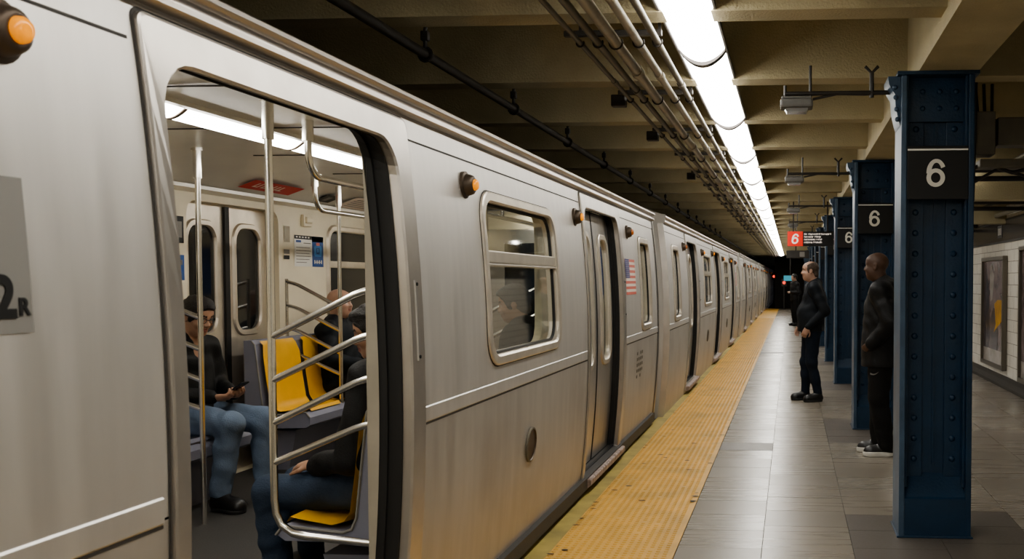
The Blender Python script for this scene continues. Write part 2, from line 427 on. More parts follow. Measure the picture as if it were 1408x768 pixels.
# ceiling slab, downstand beams across, girder along the columns
b = MB(); b.box(-7.2, 3.4, Y0, 120, 3.30, 3.45); struct(b.build('ceiling', M['slab']))
BP, BY = 1.655, 4.96 - 1.655 * 6
ZB = 2.87
k = 0
while BY + k * BP < 62:
    y = BY + k * BP
    b = MB()
    pr = [(y - .10, ZB), (y + .10, ZB), (y + .105, ZB + .03), (y + .13, 3.25), (y + .2, 3.30), (y - .2, 3.30), (y - .13, 3.25), (y - .105, ZB + .03)]
    b.prism_x(pr, -7, .752); b.prism_x([(q, z) for q, z in pr], 1.098, 3.2)
    struct(b.build('trim_%d' % (k + 2), M['concrete'])); k += 1
b = MB(); b.box(.75, 1.10, Y0, 56, 2.785, 3.30); b.box(2.9, 3.3, Y0, 56, 2.62, 3.30)
struct(b.build('trim_%d' % (k + 2), M['concrete'])); k += 1
# pale lower cross ribs of the right aisle with a dark conduit channel
for y in (10.2, 14.5, 18.8, 23.1, 27.4):
    b = MB(); b.box(1.10, 3.2, y - .12, y + .12, 2.36, 2.50); b.box(1.10, 3.2, y - .1, y + .1, 2.5, 2.9)
    struct(b.build('trim_%d' % (k + 2), M['concrete'])); k += 1

# right wall: white tile, dark frieze, coving
b = MB(); b.box(3.08, 3.3, Y0, 54, 0, 3.3); struct(b.build('wall_right', M['walltile']))
b = MB(); b.box(3.068, 3.082, Y0, 54, 2.12, 2.40); b.box(3.064, 3.082, Y0, 54, 2.40, 2.43, 1); b.box(3.064, 3.082, Y0, 54, 2.09, 2.12, 1)
y = 5
while y < 50:
    b.box(3.062, 3.07, y, y + .30, 2.17, 2.35, 1)
    for q in range(3): b.box(3.058, 3.064, y + .05 + q * .08, y + .09 + q * .08, 2.21, 2.31, 2)
    y += 2.4
struct(b.build('trim_%d' % (k + 2), [M['frieze'], M['baseb'], M['offwhite']])); k += 1
b = MB(); b.prism_y([(3.085, 0), (3.03, 0), (3.033, .04), (3.055, .11), (3.066, .17), (3.085, .17)], Y0, 54); struct(b.build('baseboard_right', M['baseb']))

# posters on the right wall
def poster(y0, y1, z0, z1, label, variant):
    t = empty('poster_case', label, 'poster', (3.075, (y0 + y1) / 2, z0))
    H = z1 - z0; W = (y1 - y0) / 2
    b = MB(); fw = .06
    for a in ((-W, W, 0, fw), (-W, W, H - fw, H), (-W, -W + fw, fw, H - fw), (W - fw, W, fw, H - fw)): b.bbox(-.07, .0, *a[:2], *a[2:], b=.008)
    b.build('frame', M['poster_frame'], t)
    b = MB(); b.box(-.03, -.005, -W + fw, W - fw, fw, H - fw)
    def pan(loop, mi, lift=.002):
        b.add([(-.03 - lift, yy * (W - fw), fw + (zz) * (H - 2 * fw)) for yy, zz in loop], [tuple(range(len(loop)))], mi)
    pan([(-1, 0), (1, 0), (1, .13), (-1, .13)], 3)
    if variant == 0:
        pan([(.9, .13), (.45, .13), (.3, .42), (.5, .75), (.75, .93), (.95, .7)], 1)
        pan([(.2, .13), (-.35, .13), (-.5, .30), (-.2, .55), (.15, .5)], 1, .003)
        pan([(-.25, .38), (-.05, .30), (-.8, .42), (-.95, .62), (-.4, .62), (-.1, .58)], 2, .004)
        pan([(.3, .6), (.1, .62), (-.05, .85), (.2, .97), (.4, .85)], 3, .003)
    else:
        pan([(-.8, .2), (.8, .2), (.8, .6), (-.8, .6)], 1)
    b.build('print', [M['poster_mauve'], M['poster_dark'], M['poster_yellow'], M['poster_pale']], t)
    return t
poster(14.25, 15.85, .25, 1.90, 'framed poster with mauve figure and yellow patch on the white tiled wall', 0)
poster(11.7, 13.3, .2, 2.0, 'framed poster at the right edge, seen only as a dark frame', 1)

# ------------------------------------------------------------------ blue riveted steel columns
def rivet(b, x, y, z, r=.017, axis='y', s=-1):
    n = 8; L = []
    for rr, h in ((r, 0), (r * .85, .007), (r * .45, .0115)):
        if axis == 'y': L.append([(x + rr * math.cos(2 * PI * k / n), y + s * h, z + rr * math.sin(2 * PI * k / n)) for k in range(n)])
        else: L.append([(x + s * h, y + rr * math.cos(2 * PI * k / n), z + rr * math.sin(2 * PI * k / n)) for k in range(n)])
    b.loft(L, 0, True, True, (False, True))
def make_column(name, label):
    t = empty(name, label, 'column', (.865, 5.93, 0), 0, 'blue platform columns')
    W, D, T = .215, .36, .034    # half width, depth, flange thickness
    TOP = 2.785
    for sx in (-1, 1):
        b = MB(); xa, xb = sorted((sx * W, sx * (W - T)))
        b.bbox(xa, xb, 0, D, 0, TOP, .006, 0)
        fl_ = b.build('flange', M['column_lit'] if sx < 0 else M['column'], t)
    b = MB(); b.box(-W + T, W - T, .13, .155, 0, TOP)
    b.box(-.006, .006, .118, .13, .43, 2.7)
    for sx in (-1, 1):
        xa, xb = sorted((sx * (W - T), sx * (W - T - .115)))
        b.bbox(xa, xb, .112, .132, .35, TOP, .004)
        xa, xb = sorted((sx * (W - T), sx * (W - T - .016))); b.bbox(xa, xb, .03, .132, .3, TOP, .004)
    b.build('web', M['column'], t)
    b = MB()
    for sx in (-1, 1):
        z = .46
        while z < 2.55:
            if not 1.98 < z < 2.36: rivet(b, sx * .115, .112, z, .020)
            z += .125
    o = b.build('rivets', M['column'], t); o['kind'] = 'stuff'
    b = MB(); b.bbox(-W + T, W - T, .085, .115, 2.50, TOP - .02, .004)
    for sx in (-1, 0, 1):
        for z in (2.58, 2.68): rivet(b, sx * .10 + .02, .085, z)
    b.build('gusset_plate', M['column'], t)
    b = MB(); b.bbox(-W - .025, W + .025, -.02, D + .02, TOP - .022, TOP, .004)
    b.build('cap_plate', M['column'], t)
    # scalloped bracket on the track side
    b = MB(); pr = [(-W - .001, 2.765), (-W - .075, 2.765), (-W - .07, 2.72), (-W - .035, 2.66), (-W - .03, 2.58), (-W - .012, 2.50), (-W - .001, 2.47)]
    b.prism_y(pr, .04, .32)
    for z in (2.70, 2.64, 2.57, 2.51): rivet(b, -W - .035 + (2.70 - z) * .08, .04, z, .016)
    b.build('bracket', M['column_lit'], t)
    # sloping base block between the flanges
    b = MB(); b.prism_x([(.004, 0), (.004, .235), (.02, .245), (.13, .37), (.13, 0)], -W + T, W - T)
    b.bbox(-W - .012, W + .012, -.012, D + .012, 0, .012, .004)
    b.build('base_block', M['column'], t)
    # number plate
    b = MB(); b.bbox(-W + T + .002, W - T - .002, -.004, .010, 2.03, 2.345, .003); b.box(-W + T + .004, W - T - .004, -.0065, -.004, 2.318, 2.328, 1)
    pl = b.build('number_sign', [M['black'], M['white']], t); pl['label'] = 'black number sign with a white line and a white figure 6'
    v, f = six_mesh(.165)
    b = MB(); b.add([(x - .012, -.004 - z - .0003, y + 2.185) for x, y, z in v], f); b.build('numeral', M['offwhite'], pl)
    return t
clabel = lambda i: '%s blue riveted steel column from the camera, with a number 6 sign' % ORD[i]
c0 = make_column('steel_column', clabel(0).replace('first', 'nearest'))
cys = [5.93, 10.23, 14.75, 18.8, 23.1, 27.4, 31.7, 36.0, 40.3, 44.6, 48.9]
for i, y in enumerate(cys):
    o = c0 if i == 0 else dup(c0)
    o.location = (.865, y, 0)
    if i: o['label'] = clabel(i)

# ------------------------------------------------------------------ fluorescent row over the platform edge
def make_fixture(label):
    t = empty('fluorescent_fixture', label, 'light', (-.517, 0, 2.83), 0, 'fluorescent fixtures in the row over the platform')
    Lh = 1.2
    prof = [(-.132 + .264 * i / 12, .055 - .075 * math.sin(PI * i / 12) ** .8) for i in range(13)]
    b = MB(); b.prism_y(prof, -Lh + .025, Lh - .025, smooth=True, closed=True); b.build('diffuser', M['light'], t)
    b = MB(); b.prism_y([(-.145, .045), (-.145, .075), (-.10, .12), (.10, .12), (.145, .075), (.145, .045), (.134, .045), (.134, .06), (-.134, .06), (-.134, .045)], -Lh, Lh)
    b.box(-.02, .02, -.9, -.86, .12, .475); b.box(-.02, .02, .86, .9, .12, .475)
    b.build('housing', M['housing'], t)
    pr2 = [(-.142 + .284 * i / 12, .057 - .098 * math.sin(PI * i / 12) ** .8) for i in range(13)]
    for y0, y1 in ((-Lh, -Lh + .036), (Lh - .036, Lh)): b = MB(); b.prism_y(pr2, y0, y1, smooth=True); b.build('end_band', M['housing'], t)
    return t
f0 = make_fixture('nearest fluorescent fixture')
NF = 24
for i in range(NF):
    y = 4.54 + 2.4 * (i - 4)
    o = f0 if i == 0 else dup(f0)
    o.location.y = y
    if i < 3: o['label'] = 'white fluorescent fixture behind the viewpoint, %s of the row' % ORD[i]
    elif i == 3: o['label'] = 'white fluorescent fixture overhead just before the frame edge'
    else: o['label'] = '%s white fluorescent fixture in view along the lit row over the platform' % ORD[i - 4]

# second fluorescent row over the right-hand aisle
def make_batten(y, label):
    t = empty('batten_light', label, 'light', (1.62, y, 2.70), 0, 'batten lights over the right aisle')
    b = MB(); b.prism_y([(-.06 + .12 * i / 8, .03 - .05 * math.sin(PI * i / 8)) for i in range(9)], -.6, .6, smooth=True); b.build('diffuser', M['light2'], t)
    b = MB(); b.box(-.07, .07, -.62, .62, .03, .07); b.box(-.01, .01, -.4, -.38, .07, .6); b.box(-.01, .01, .38, .4, .07, .6); b.build('housing', M['housing'], t)
    return t
for i, y in enumerate((-4, -1, 2, 10.5, 13.7, 17.0, 20.5, 24, 29, 34, 40)):
    make_batten(y, '%s slim batten light over the aisle behind the columns' % ORD[i])

# ------------------------------------------------------------------ pipes under the ceiling
def long_pipe(name, x, z, r, m, label, cpl=2.2, ph=.5, couple=True):
    b = MB(); b.tube([(x, Y0, z), (x, 53.7, z)], r, 12); 
    t = b.build(name, M[m]); tag(t, label, 'pipe', 'conduit pipes of the overhead bundle')
    if couple:
        y = ph
        while y < 40:
            b = MB(); b.tube([(x, y - .05, z), (x, y + .05, z)], r * 1.3, 12); b.build('coupling', M[m], t); y += cpl
    return t
long_pipe('conduit_pipe', -1.115, 2.80, .014, 'pipe_dark', 'thin dark conduit, leftmost of the overhead bundle', 3.31, 6.2)
long_pipe('conduit_pipe', -1.020, 2.80, .020, 'pipe_dark', 'dark brown conduit, second from left in the overhead bundle', 3.31, 6.5)
long_pipe('conduit_pipe', -.925, 2.80, .030, 'pipe', 'thick cream conduit, third from left in the overhead bundle', 3.31, 5.9)
long_pipe('conduit_pipe', -.805, 2.80, .023, 'pipe', 'medium cream conduit, fourth from left in the overhead bundle', 3.31, 6.0)
long_pipe('conduit_pipe', -.705, 2.80, .019, 'pipe_dark', 'dark conduit nearest the fluorescent row in the overhead bundle', 3.31, 6.3)
for i in range(14):
    y = 4.96 + BP * i + .18 + (0 if i % 2 else .03)
    t = empty('pipe_hanger', '%s bracket holding the overhead conduit bundle' % ORD[i], 'bracket', (-.9, y, 2.8), 0, 'brackets of the overhead conduit bundle')
    b = MB(); b.bbox(-.30, .22, -.018, .018, .032, .062, .004); b.box(-.22, -.205, -.008, .008, .06, .5); b.box(.2, .215, -.008, .008, .06, .5)
    b.build('channel', M['pipe_black'], t)
    for dx, r in ((-.215, .014), (-.12, .02), (-.025, .03), (.095, .023), (.195, .019)):
        b = MB(); b.tube([(dx + (r + .006) * math.cos(a), 0, (r + .006) * math.sin(a)) for a in np.linspace(-PI * 1.15, PI * .15, 10)], .005, 6); b.build('clip', M['pipe_black'], t)
    if i in (1, 2, 4):
        b = MB(); b.bbox(-.36, -.26, .04, .13, -.035, .045, .008); b.build('junction_box', M['pipe_black'], t)
# black feed pipe over the train with hangers
long_pipe('feed_pipe', -1.93, 2.74, .026, 'pipe_black', 'black pipe hung above the train roof', 6, 3, False)['group'] = ''
del bpy.data.objects['feed_pipe']['group']
for i in range(14):
    y = 4.96 + BP * i + .15
    b = MB(); b.tube([(0, 0, 0), (0, 0, .12), (.01, 0, .2), (0, 0, .35)], .011, 8)
    b.bbox(-.02, .02, -.02, .02, .07, .12, .006); b.tube([(.034 * math.cos(a), 0, .034 * math.sin(a)) for a in np.linspace(0, 2 * PI, 12)], .010, 6)
    b.bbox(-.035, .055, -.02, .02, .21, .235, .006)
    b.tube([(-.035, -.82, .03), (-.035, .83, .03)], .009, 6)
    o = b.build('hanger_rod', M['pipe_black']); o.location = (-1.93, y, 2.74)
    tag(o, '%s black hanger along the pipe above the train' % ORD[i], 'bracket', 'hangers of the black pipe over the train')

# lamp boxes on conduit arms reaching from the columns
def lamp_arm(y, label, zoff):
    t = empty('lamp_box', label, 'lamp', (.03, y, 2.635 + zoff), 0, 'grey lamp boxes on arms from the columns')
    b = MB(); b.bbox(-.10, .10, -.07, .07, -.008, .045, .014); b.bbox(-.092, .092, -.062, .062, .045, .06, .006); b.build('housing', M['lampbox'], t)
    b = MB(); b.prism_y([(-.075, -.008), (-.06, -.034), (.06, -.034), (.075, -.008)], -.05, .05); b.build('lens', M['lamplens'], t)
    b = MB(); z = .085
    b.tube([(-.07, .0, z), (.62, .0, z)], .014, 8); b.tube([(-.07, 0, .05), (-.07, 0, z + .05)], .009, 6); b.tube([(.085, 0, .05), (.085, 0, z + .17)], .009, 6)
    b.tube([(.10, 0, .05), (.25, 0, .08), (.42, 0, z - .01), (.62, 0, z + .0)], .008, 6)
    b.tube([(.46, 0, z - .03), (.46, 0, z + .12)], .014, 6); b.tube([(.42, 0, z + .16), (.46, 0, z + .12), (.5, 0, z + .16)], .010, 6); b.tube([(.56, 0, z), (.595, 0, z + .07)], .011, 6)
    b.build('conduit_arm', M['pipe_black'], t)
for i, y in enumerate(cys[:6]):
    lamp_arm(y + .2, 'grey oblong lamp box on a conduit arm from the %s blue column' % ('nearest' if i == 0 else ORD[i]), -.02 if i == 0 else -.05)

# boxes and pipes in the right aisle
t = empty('junction_cabinet', 'cream conduit box cluster beside the top of the nearest column', 'box', (1.30, 7.2, 2.42))
b = MB(); b.bbox(.0, .16, 0, .2, .03, .34, .01); b.bbox(.18, .46, .02, .22, .10, .30, .01); b.bbox(.05, .5, .0, .2, -.06, .0, .01); b.build('enclosure', M['pipe_dark'], t)
b = MB()
for q in range(3): b.tube([(.05 + q * .05, .1, .3), (.03 + q * .06, .1, .55)], .012, 6)
b.tube([(-.1, .1, -.12), (.1, .1, -.02), (.3, .1, -.09), (.55, .1, -.03)], .014, 6); b.tube([(-.05, .12, -.2), (.2, .12, -.06), (.5, .12, -.14)], .012, 6); b.tube([(.0, 0, -.3), (.02, .0, .88)], .014, 6)
b.build('cable', M['pipe_black'], t)
for i, (x, z, r, m, lb) in enumerate(((2.15, 2.70, .03, 'pipe_dark', 'dark pipe along the right aisle ceiling, inner one'), (2.45, 2.62, .022, 'pipe', 'cream pipe along the right aisle ceiling, middle one'),
                          (2.93, 2.47, .03, 'pipe_dark', 'dark pipe running along the top of the tiled wall'), (2.72, 2.58, .018, 'pipe_black', 'thin black pipe along the right aisle ceiling'))):
    b = MB(); b.tube([(x, Y0, z), (x, 53, z)], r, 10); tag(b.build('aisle_pipe', M[m]), lb, 'pipe', 'pipes of the right aisle')
for i, (y, z) in enumerate(((9.3, 2.58), (12.4, 2.52), (16.6, 2.45))):
    b = MB(); b.tube([(1.095, y, z), (3.085, y, z)], .035, 10); b.tube([(1.1, y + .1, z - .08), (3.085, y + .1, z - .08)], .025, 8); b.bbox(1.5, 1.6, y - .05, y + .15, z - .22, z - .04, .01)
    b.tube([(2.6, y, z), (2.6, y, 3.3)], .012, 6); b.tube([(1.4, y, z), (1.4, y, 3.3)], .012, 6); tag(b.build('cross_pipe', M['pipe_black']), '%s black pair of cross pipes over the right aisle' % ORD[i], 'pipe', 'cross pipes over the right aisle')

# ------------------------------------------------------------------ hanging route sign with the red 6
t = empty('route_sign', 'hanging black route sign with red square and white 6', 'sign', (.30, 17.0, 2.26))
W0, W1, H2 = -.365, .42, .125
b = MB(); b.bbox(W0, W1, -.05, .05, -H2, H2, .008); b.build('panel', M['black'], t)
b = MB(); b.box(W0 + .0, W0 + .262, -.054, -.049, -H2, H2); q = b.build('route_square', M['red'], t); q['label'] = 'red square with a white 6'
v, f = six_mesh(.175); b = MB(); b.add([(x + W0 + .131 + .02 * y / .17, -.0545 - z * .5, y) for x, y, z in v], f); b.build('numeral', M['sign_white'], q)
b = MB()
for r, (ln, zz) in enumerate(((.46, .075), (.27, .03), (.30, -.015), (.29, -.065))):
    x = W0 + .285
    xe = x + ln
    while x < xe:
        w = random.uniform(.012, .03); h = random.choice([.024, .024, .032])
        k_ = random.random()
        if k_ < .12: x += .016
        b.box(x, x + .006, -.053, -.05, zz - .012, zz - .012 + h); b.box(x, x + w * .8, -.053, -.05, zz + .006, zz + .012)
        if k_ > .4: b.box(x + w * .75 - .005, x + w * .75, -.053, -.05, zz - .012, zz + .012)
        x += w
b.build('lettering', M['sign_white'], t)
b = MB()
for x in (W0 + .1, W1 - .1): b.box(x - .012, x + .012, -.012, .012, H2, 1.05)
b.build('hanger', M['pipe_black'], t)
# smaller dark sign further down, and glow and signals near the tunnel mouth
t = empty('platform_sign', 'small dark sign with a pale square far along the platform', 'sign', (.12, 26.0, 2.23))
b = MB(); b.bbox(-.25, .35, -.04, .04, -.10, .10, .008); b.box(-.015, .015, -.01, .01, .1, 1.0); b.build('panel', M['pipe_black'], t)
b = MB(); b.box(.10, .23, -.045, -.04, -.065, .065); b.build('pale_square', M['plate'], t)
t = empty('exit_sign', 'small glowing teal sign at the far end of the platform', 'sign', (-.05, 46, 1.62))
b = MB(); b.bbox(-.30, .30, -.05, .05, -.10, .14, .01); b.build('lightbox', M['teal'], t)
b = MB(); b.box(-.02, .02, -.02, .02, .14, 1.7); b.box(-.33, .33, -.03, .06, .14, .17); b.build('hanger', M['pipe_black'], t)
for i, (x, y, z, lb) in enumerate(((-1.05, 60, 1.78, 'red tunnel signal above the track mouth'), (-.38, 52, 1.42, 'small red signal lamp low in the tunnel mouth'))):
    t = empty('tunnel_signal', lb, 'signal', (x, y, z)); b = MB(); b.bbox(-.14, .14, 0, .16, -.2, .2, .02); b.box(-.03, .03, .05, .1, -1.9 if i == 0 else -1.42, -.2); b.build('housing', M['pipe_black'], t)
    b = MB(); b.lathe([(.0, .02), (.07, .012), (.085, 0)], Matrix.Rotation(PI / 2, 4, 'X'), 12); b.build('lens', M['redlamp'], t)
# ------------------------------------------------------------------ the train
CC = 2.96; HL = 7.69                      # centre and half length of a car
DOORS = (-4.74, 0, 4.74); WINS = (-2.38, 2.38); ENDW = (-6.815, 6.815)
def PX(z): return -1.447 - .062 * (z - 1.1) ** 2
FARX = -4.10; INX = -1.60; TF = .12       # inner far wall, inner near wall, train floor
door_loop = lambda u, g=0, gz=0: rrect(u - .71 - g, u + .668 + g, .115 - g, 2.075 + g + gz, .13 + g, .012)
win_loop = lambda u, g=0: rrect(u - .74 + g, u + .74 - g, 1.13 + g, 1.985 - g, .15 - g * .7, .15 - g * .7)
endw_loop = lambda u, g=0: rrect(u - .35 + g, u + .35 - g, 1.06 + g, 1.97 - g, .11 - g * .7, .11 - g * .7)
dwin_loop = lambda u, g=0: rrect(u - .20 + g, u + .20 - g, .86 + g, 1.92 - g, .13 - g * .7, .13 - g * .7)
def out3(loop, off=0): return [(PX(z) + off, y, z) for y, z in loop]
def pane_strip(b, loop, off):
    q = out3(loop, off); n = len(q) // 2
    b.add(q, [(i, i + 1, 2 * n - 2 - i, 2 * n - 1 - i) for i in range(n - 1)], 0, True)
def panel_normals(o, thr=.0):
    """analytic normals so the curved steel reflects cleanly"""
    me = o.data; n = []
    for v in me.vertices:
        q = Vector((1, 0, .124 * (v.co.z - 1.1))).normalized(); n.append(q)
    me.normals_split_custom_set_from_vertices(n)
def side_panel(t, z0, z1, holes, name, m, off=0, u0=-HL, u1=HL, sy=.4):
    v, f = cdt_panel(u0, u1, z0, z1, holes, sy)
    b = MB(); b.add([(PX(z) + off, y, z) for y, z in v], f, 0, True)
    o = b.build(name, m, t, fix=False)
    bm = bmesh.new(); bm.from_mesh(o.data)
    for fc in bm.faces:
        fc.normal_update()
        if fc.normal.x < 0: fc.normal_flip()
    bm.to_mesh(o.data); bm.free(); panel_normals(o); return o

def marker_light(t, u, z, bright):
    b = MB(); mx = Matrix.Translation((PX(z), u, z)) @ Matrix.Rotation(PI / 2, 4, 'Y')
    b.lathe([(.062, -.005), (.062, .010), (.050, .014), (.048, .028), (.042, .044), (.033, .050), (.029, .050), (.0, .045)], mx, 24)
    q = b.build('marker_light', M['bracket'], t); q['label'] = 'round amber marker light in a dark socket'
    b = MB(); b.lathe([(.026, .047), (.025, .058), (.020, .065), (.010, .067), (.0, .066)], mx, 20); b.build('lens', M['amber' if bright else 'amber_off'], q)

def frame_ring(t, name, fn, u, w, proud, depth, m, pane, panem, transom=None, z_sp=None, detail=True):
    L0, L1, L2, L3 = fn(u), fn(u, .008), fn(u, w - .01), fn(u, w)
    b = MB(); b.loft([out3(L0, -.001), out3(L0, proud * .7), out3(L1, proud), out3(L2, proud), out3(L3, proud * .4), out3(L3, -depth)], 0, True, False)
    b.loft([out3(fn(u, -.007), .0012), out3(fn(u, .001), .0014)], 1); fr = b.build(name, [m, M['line']], t)
    b = MB(); b.loft([out3(fn(u, w - .004), -.018), out3(fn(u, w + .012), -.014), out3(fn(u, w + .014), -.03)]); b.build('gasket', M['rubber'], fr)
    if transom:
        y0, y1 = min(p[0] for p in L3), max(p[0] for p in L3)
        b = MB(); b.bbox(PX(transom) - .03, PX(transom) + .004, y0 - .005, y1 + .005, transom - .03, transom + .03, .006); b.bbox(PX(transom) - .02, PX(transom) + .008, y0, y1, transom - .045, transom - .033, .003)
        b.build('transom', m, fr)
    b = MB(); pane_strip(b, fn(u, w - .002), -.024); b.build('pane', panem, fr)
    return fr

def door_leaf(t, u0, u1, hinge, name='door', panem=None):
    rec = -.085
    uc = (u0 + u1) / 2
    hole = dwin_loop(uc)
    v, f = cdt_panel(u0, u1, .12, 2.09, [hole], .2)
    b = MB(); b.add([(PX(z) + rec, y, z) for y, z in v], f, 0, True)
    loop = [(u0, .12)] + [(u1, .12)] + [(u1, 2.09), (u0, 2.09)]
    o = b.build(name, M['steel_door'], t, fix=False)
    bm = bmesh.new(); bm.from_mesh(o.data)
    for fc in bm.faces:
        fc.normal_update()
        if fc.normal.x < 0: fc.normal_flip()
    bm.to_mesh(o.data); bm.free(); panel_normals(o)
    b = MB()
    ztop = np.linspace(.12, 2.09, 10)
    for (a, c) in ((u0, u0 + .014), (u1 - .014, u1)):
        b.loft([[(PX(z) + rec - .03, a, z), (PX(z) + rec + .004, a, z), (PX(z) + rec + .004, c, z), (PX(z) + rec - .03, c, z)] for z in ztop], 0, True, False, (True, True))
    b.build('edge_seal', M['rubber'], o)
    L0, L1, L2, L3 = dwin_loop(uc, -.004), dwin_loop(uc, .004), dwin_loop(uc, .036), dwin_loop(uc, .046)
    b = MB(); b.loft([out3(L0, rec - .001), out3(L0, rec + .012), out3(L1, rec + .017), out3(L2, rec + .017), out3(L3, rec + .004), out3(L3, rec - .03)]); b.build('window_frame', M['wframe'], o)
    b = MB(); pane_strip(b, dwin_loop(uc, .044), rec - .008); b.build('pane', panem, o)
    return o

GUT = [(-.006, 2.180), (.004, 2.186), (.006, 2.195), (.026, 2.198), (.034, 2.206), (.032, 2.218), (.014, 2.224), (.011, 2.234), (.016, 2.246), (.032, 2.250), (.040, 2.260), (.037, 2.274), (.020, 2.281), (.010, 2.290), (-.012, 2.296)]
def build_car(name, label, c, dx, near, open_door=None):
    t = empty(name, label, 'train car', (dx, c, 0), 0, 'cars of the subway train')
    pane = M['glass'] if near else M['dimglass']
    holes = [door_loop(u, .004) for u in DOORS] + [win_loop(u, .006) for u in WINS] + [endw_loop(u, .006) for u in ENDW]
    sy = .3 if near else 1.2
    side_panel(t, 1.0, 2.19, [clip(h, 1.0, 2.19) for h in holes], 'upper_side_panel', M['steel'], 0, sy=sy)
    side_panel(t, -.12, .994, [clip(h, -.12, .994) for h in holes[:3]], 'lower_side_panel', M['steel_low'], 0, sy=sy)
    segs = [(-HL, DOORS[0] - .805), (DOORS[0] + .805, DOORS[1] - .805), (DOORS[1] + .805, DOORS[2] - .805), (DOORS[2] + .805, HL)]
    for u0, u1 in segs:      # raised belt strip with a dark seam under it, seam under the gutter
        zs = [.985, .99, 1.045, 1.05]; of = [.0, .004, .004, .0]
        b = MB(); b.loft([[(PX(z) + o_, u0, z) for z, o_ in zip(zs, of)], [(PX(z) + o_, u1, z) for z, o_ in zip(zs, of)]], 0, False); bs = b.build('belt_strip', M['steel'], t)
        for z0_, z1_ in ((.976, .985), (2.098, 2.106)):
            b = MB(); b.loft([[(PX(z) + .0012, u0, z) for z in (z0_, z1_)], [(PX(z) + .0012, u1, z) for z in (z0_, z1_)]], 0, False); b.build('panel_seam', M['line'], t)
    b = MB(); b.loft([[(PX(-.12) + .0, -HL, -.12), (PX(-.1) - .02, -HL, -.30), (-1.75, -HL, -.42)], [(PX(-.12), HL, -.12), (PX(-.1) - .02, HL, -.30), (-1.75, HL, -.42)]], 0, False)
    b.box(-4.1, -1.8, -HL + 1, HL - 1, -.9, -.3); b.build('underframe', M['dark'], t)
    gx = PX(2.19)
    b = MB(); b.prism_y([(gx + x, z) for x, z in GUT], -HL, HL, smooth=True, closed=False, cap=False); b.build('gutter', M['gutter'], t)
    rf = [(gx - .012, 2.296), (gx - .10, 2.325), (gx - .35, 2.43), (-2.4, 2.54), (-2.9, 2.58), (-3.4, 2.56), (-4.0, 2.47), (-4.25, 2.3), (-4.3, 1.0), (-4.2, -.2)]
    b = MB(); b.prism_y(rf, -HL, HL, smooth=True, closed=False, cap=False); b.build('roof', M['roof'], t)
    # end walls
    zz = np.linspace(-.12, 2.19, 14)
    for s in (-1, 1):
        pr = [(PX(z), z) for z in zz] + [(gx + .03, 2.2), (gx + .04, 2.29)] + [(x, z) for x, z in rf]
        b = MB(); b.add([(x, s * HL, z) for x, z in pr], [tuple(range(len(pr)))])
        b.build('end_wall', M['steel'], t)
        b = MB(); b.loft([[(PX(z) + .004, s * (HL - .05), z) for z in zz], [(PX(z) + .010, s * (HL + .004), z) for z in zz], [(PX(z) - .06, s * (HL + .012), z) for z in zz]], 0, False); b.build('corner_post', M['steel_frame'], t)
    b = MB(); b.loft([[(PX(z) + .0055, u_, z) for z in zz] for u_ in (HL - .075, HL - .004)], 0, False); b.build('gap_shade_strip', M['rubber'], t)  # black strip painting in the dark gap between the cars
    if near or True:
        b = MB(); b.box(-3.4, -2.3, HL, HL + .33, .0, 2.2); b.build('gangway', M['dark'], t)
    for i, u in enumerate(DOORS):
        is_open = open_door == i
        O0, O1 = rrect(u - .775, u + .775, .0, 2.175, .03, .005), rrect(u - .768, u + .768, .005, 2.168, .03, .005)
        I1, I0 = door_loop(u, .008), door_loop(u)
        O0, O1 = rrect(u - .775, u + .805, .02, 2.175, .03, .005), rrect(u - .768, u + .798, .027, 2.168, .03, .005)
        b = MB(); b.loft([out3(O0, .001), out3(O0, .012), out3(O1, .014), out3(I1, .014), out3(I0, .006), out3(door_loop(u, 0, .006), -.025)])
        b.loft([out3(rrect(u - .785, u + .815, .01, 2.185, .035, .01), .0012), out3(O0, .0014)], 1)
        b.build('door_frame', [M['steel_frame'], M['line']], t)
        b = MB()
        lay = [(0, -.025, .01), (-.010, -.027, .01), (-.010, -.05, .02), (-.002, -.052, .02), (-.002, -.08, .03), (-.012, -.082, .03), (-.012, -.115, .045)]
        b.loft([out3(door_loop(u, g, gz), o_) for g, o_, gz in lay], 0)
        b.build('door_seal', M['rubber'], t)
        if near:
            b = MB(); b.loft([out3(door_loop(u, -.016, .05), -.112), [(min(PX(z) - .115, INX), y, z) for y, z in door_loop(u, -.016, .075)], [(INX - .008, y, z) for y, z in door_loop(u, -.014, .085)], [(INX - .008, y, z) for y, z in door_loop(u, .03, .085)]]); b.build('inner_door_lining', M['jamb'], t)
        for s in (1,):
            zz2 = [1.24, 1.26, 1.53, 1.55]; w_ = [.0, .012, .012, .0]
            b = MB(); uu = u + s * .73
            b.loft([[(PX(z) + .014, uu - w, z) for z, w in zip(zz2, (.012,) * 4)], [(PX(z) + .020, uu - .008, z) for z in zz2], [(PX(z) + .020, uu + .008, z) for z in zz2], [(PX(z) + .014, uu + .012, z) for z in zz2]], 0, False)
            for z in (1.255, 1.535): b.lathe([(.007, .018), (.007, .024), (0, .025)], Matrix.Translation((PX(z), uu, z)) @ Matrix.Rotation(PI / 2, 4, 'Y'), 8, 1)
            b.build('handhold', [M['steel_door'], M['dark']], t)
        b = MB(); pr = [(-1.60, .115), (PX(.1) + .058, .108), (PX(.1) + .066, .098), (PX(.1) + .064, .06), (PX(.1) + .04, .045), (-1.60, .045)]
        b.prism_y(pr, u - .72, u + .74)
        b.build('door_sill', M['rustpaint'], t)
        if is_open: continue
        door_leaf(t, u - .715, u - .024, 0, panem=pane); door_leaf(t, u - .020, u + .675, 1, panem=pane)
    for u in WINS: frame_ring(t, 'window', win_loop, u, .052, .016, .10, M['wframe'], .0, pane, transom=1.665)
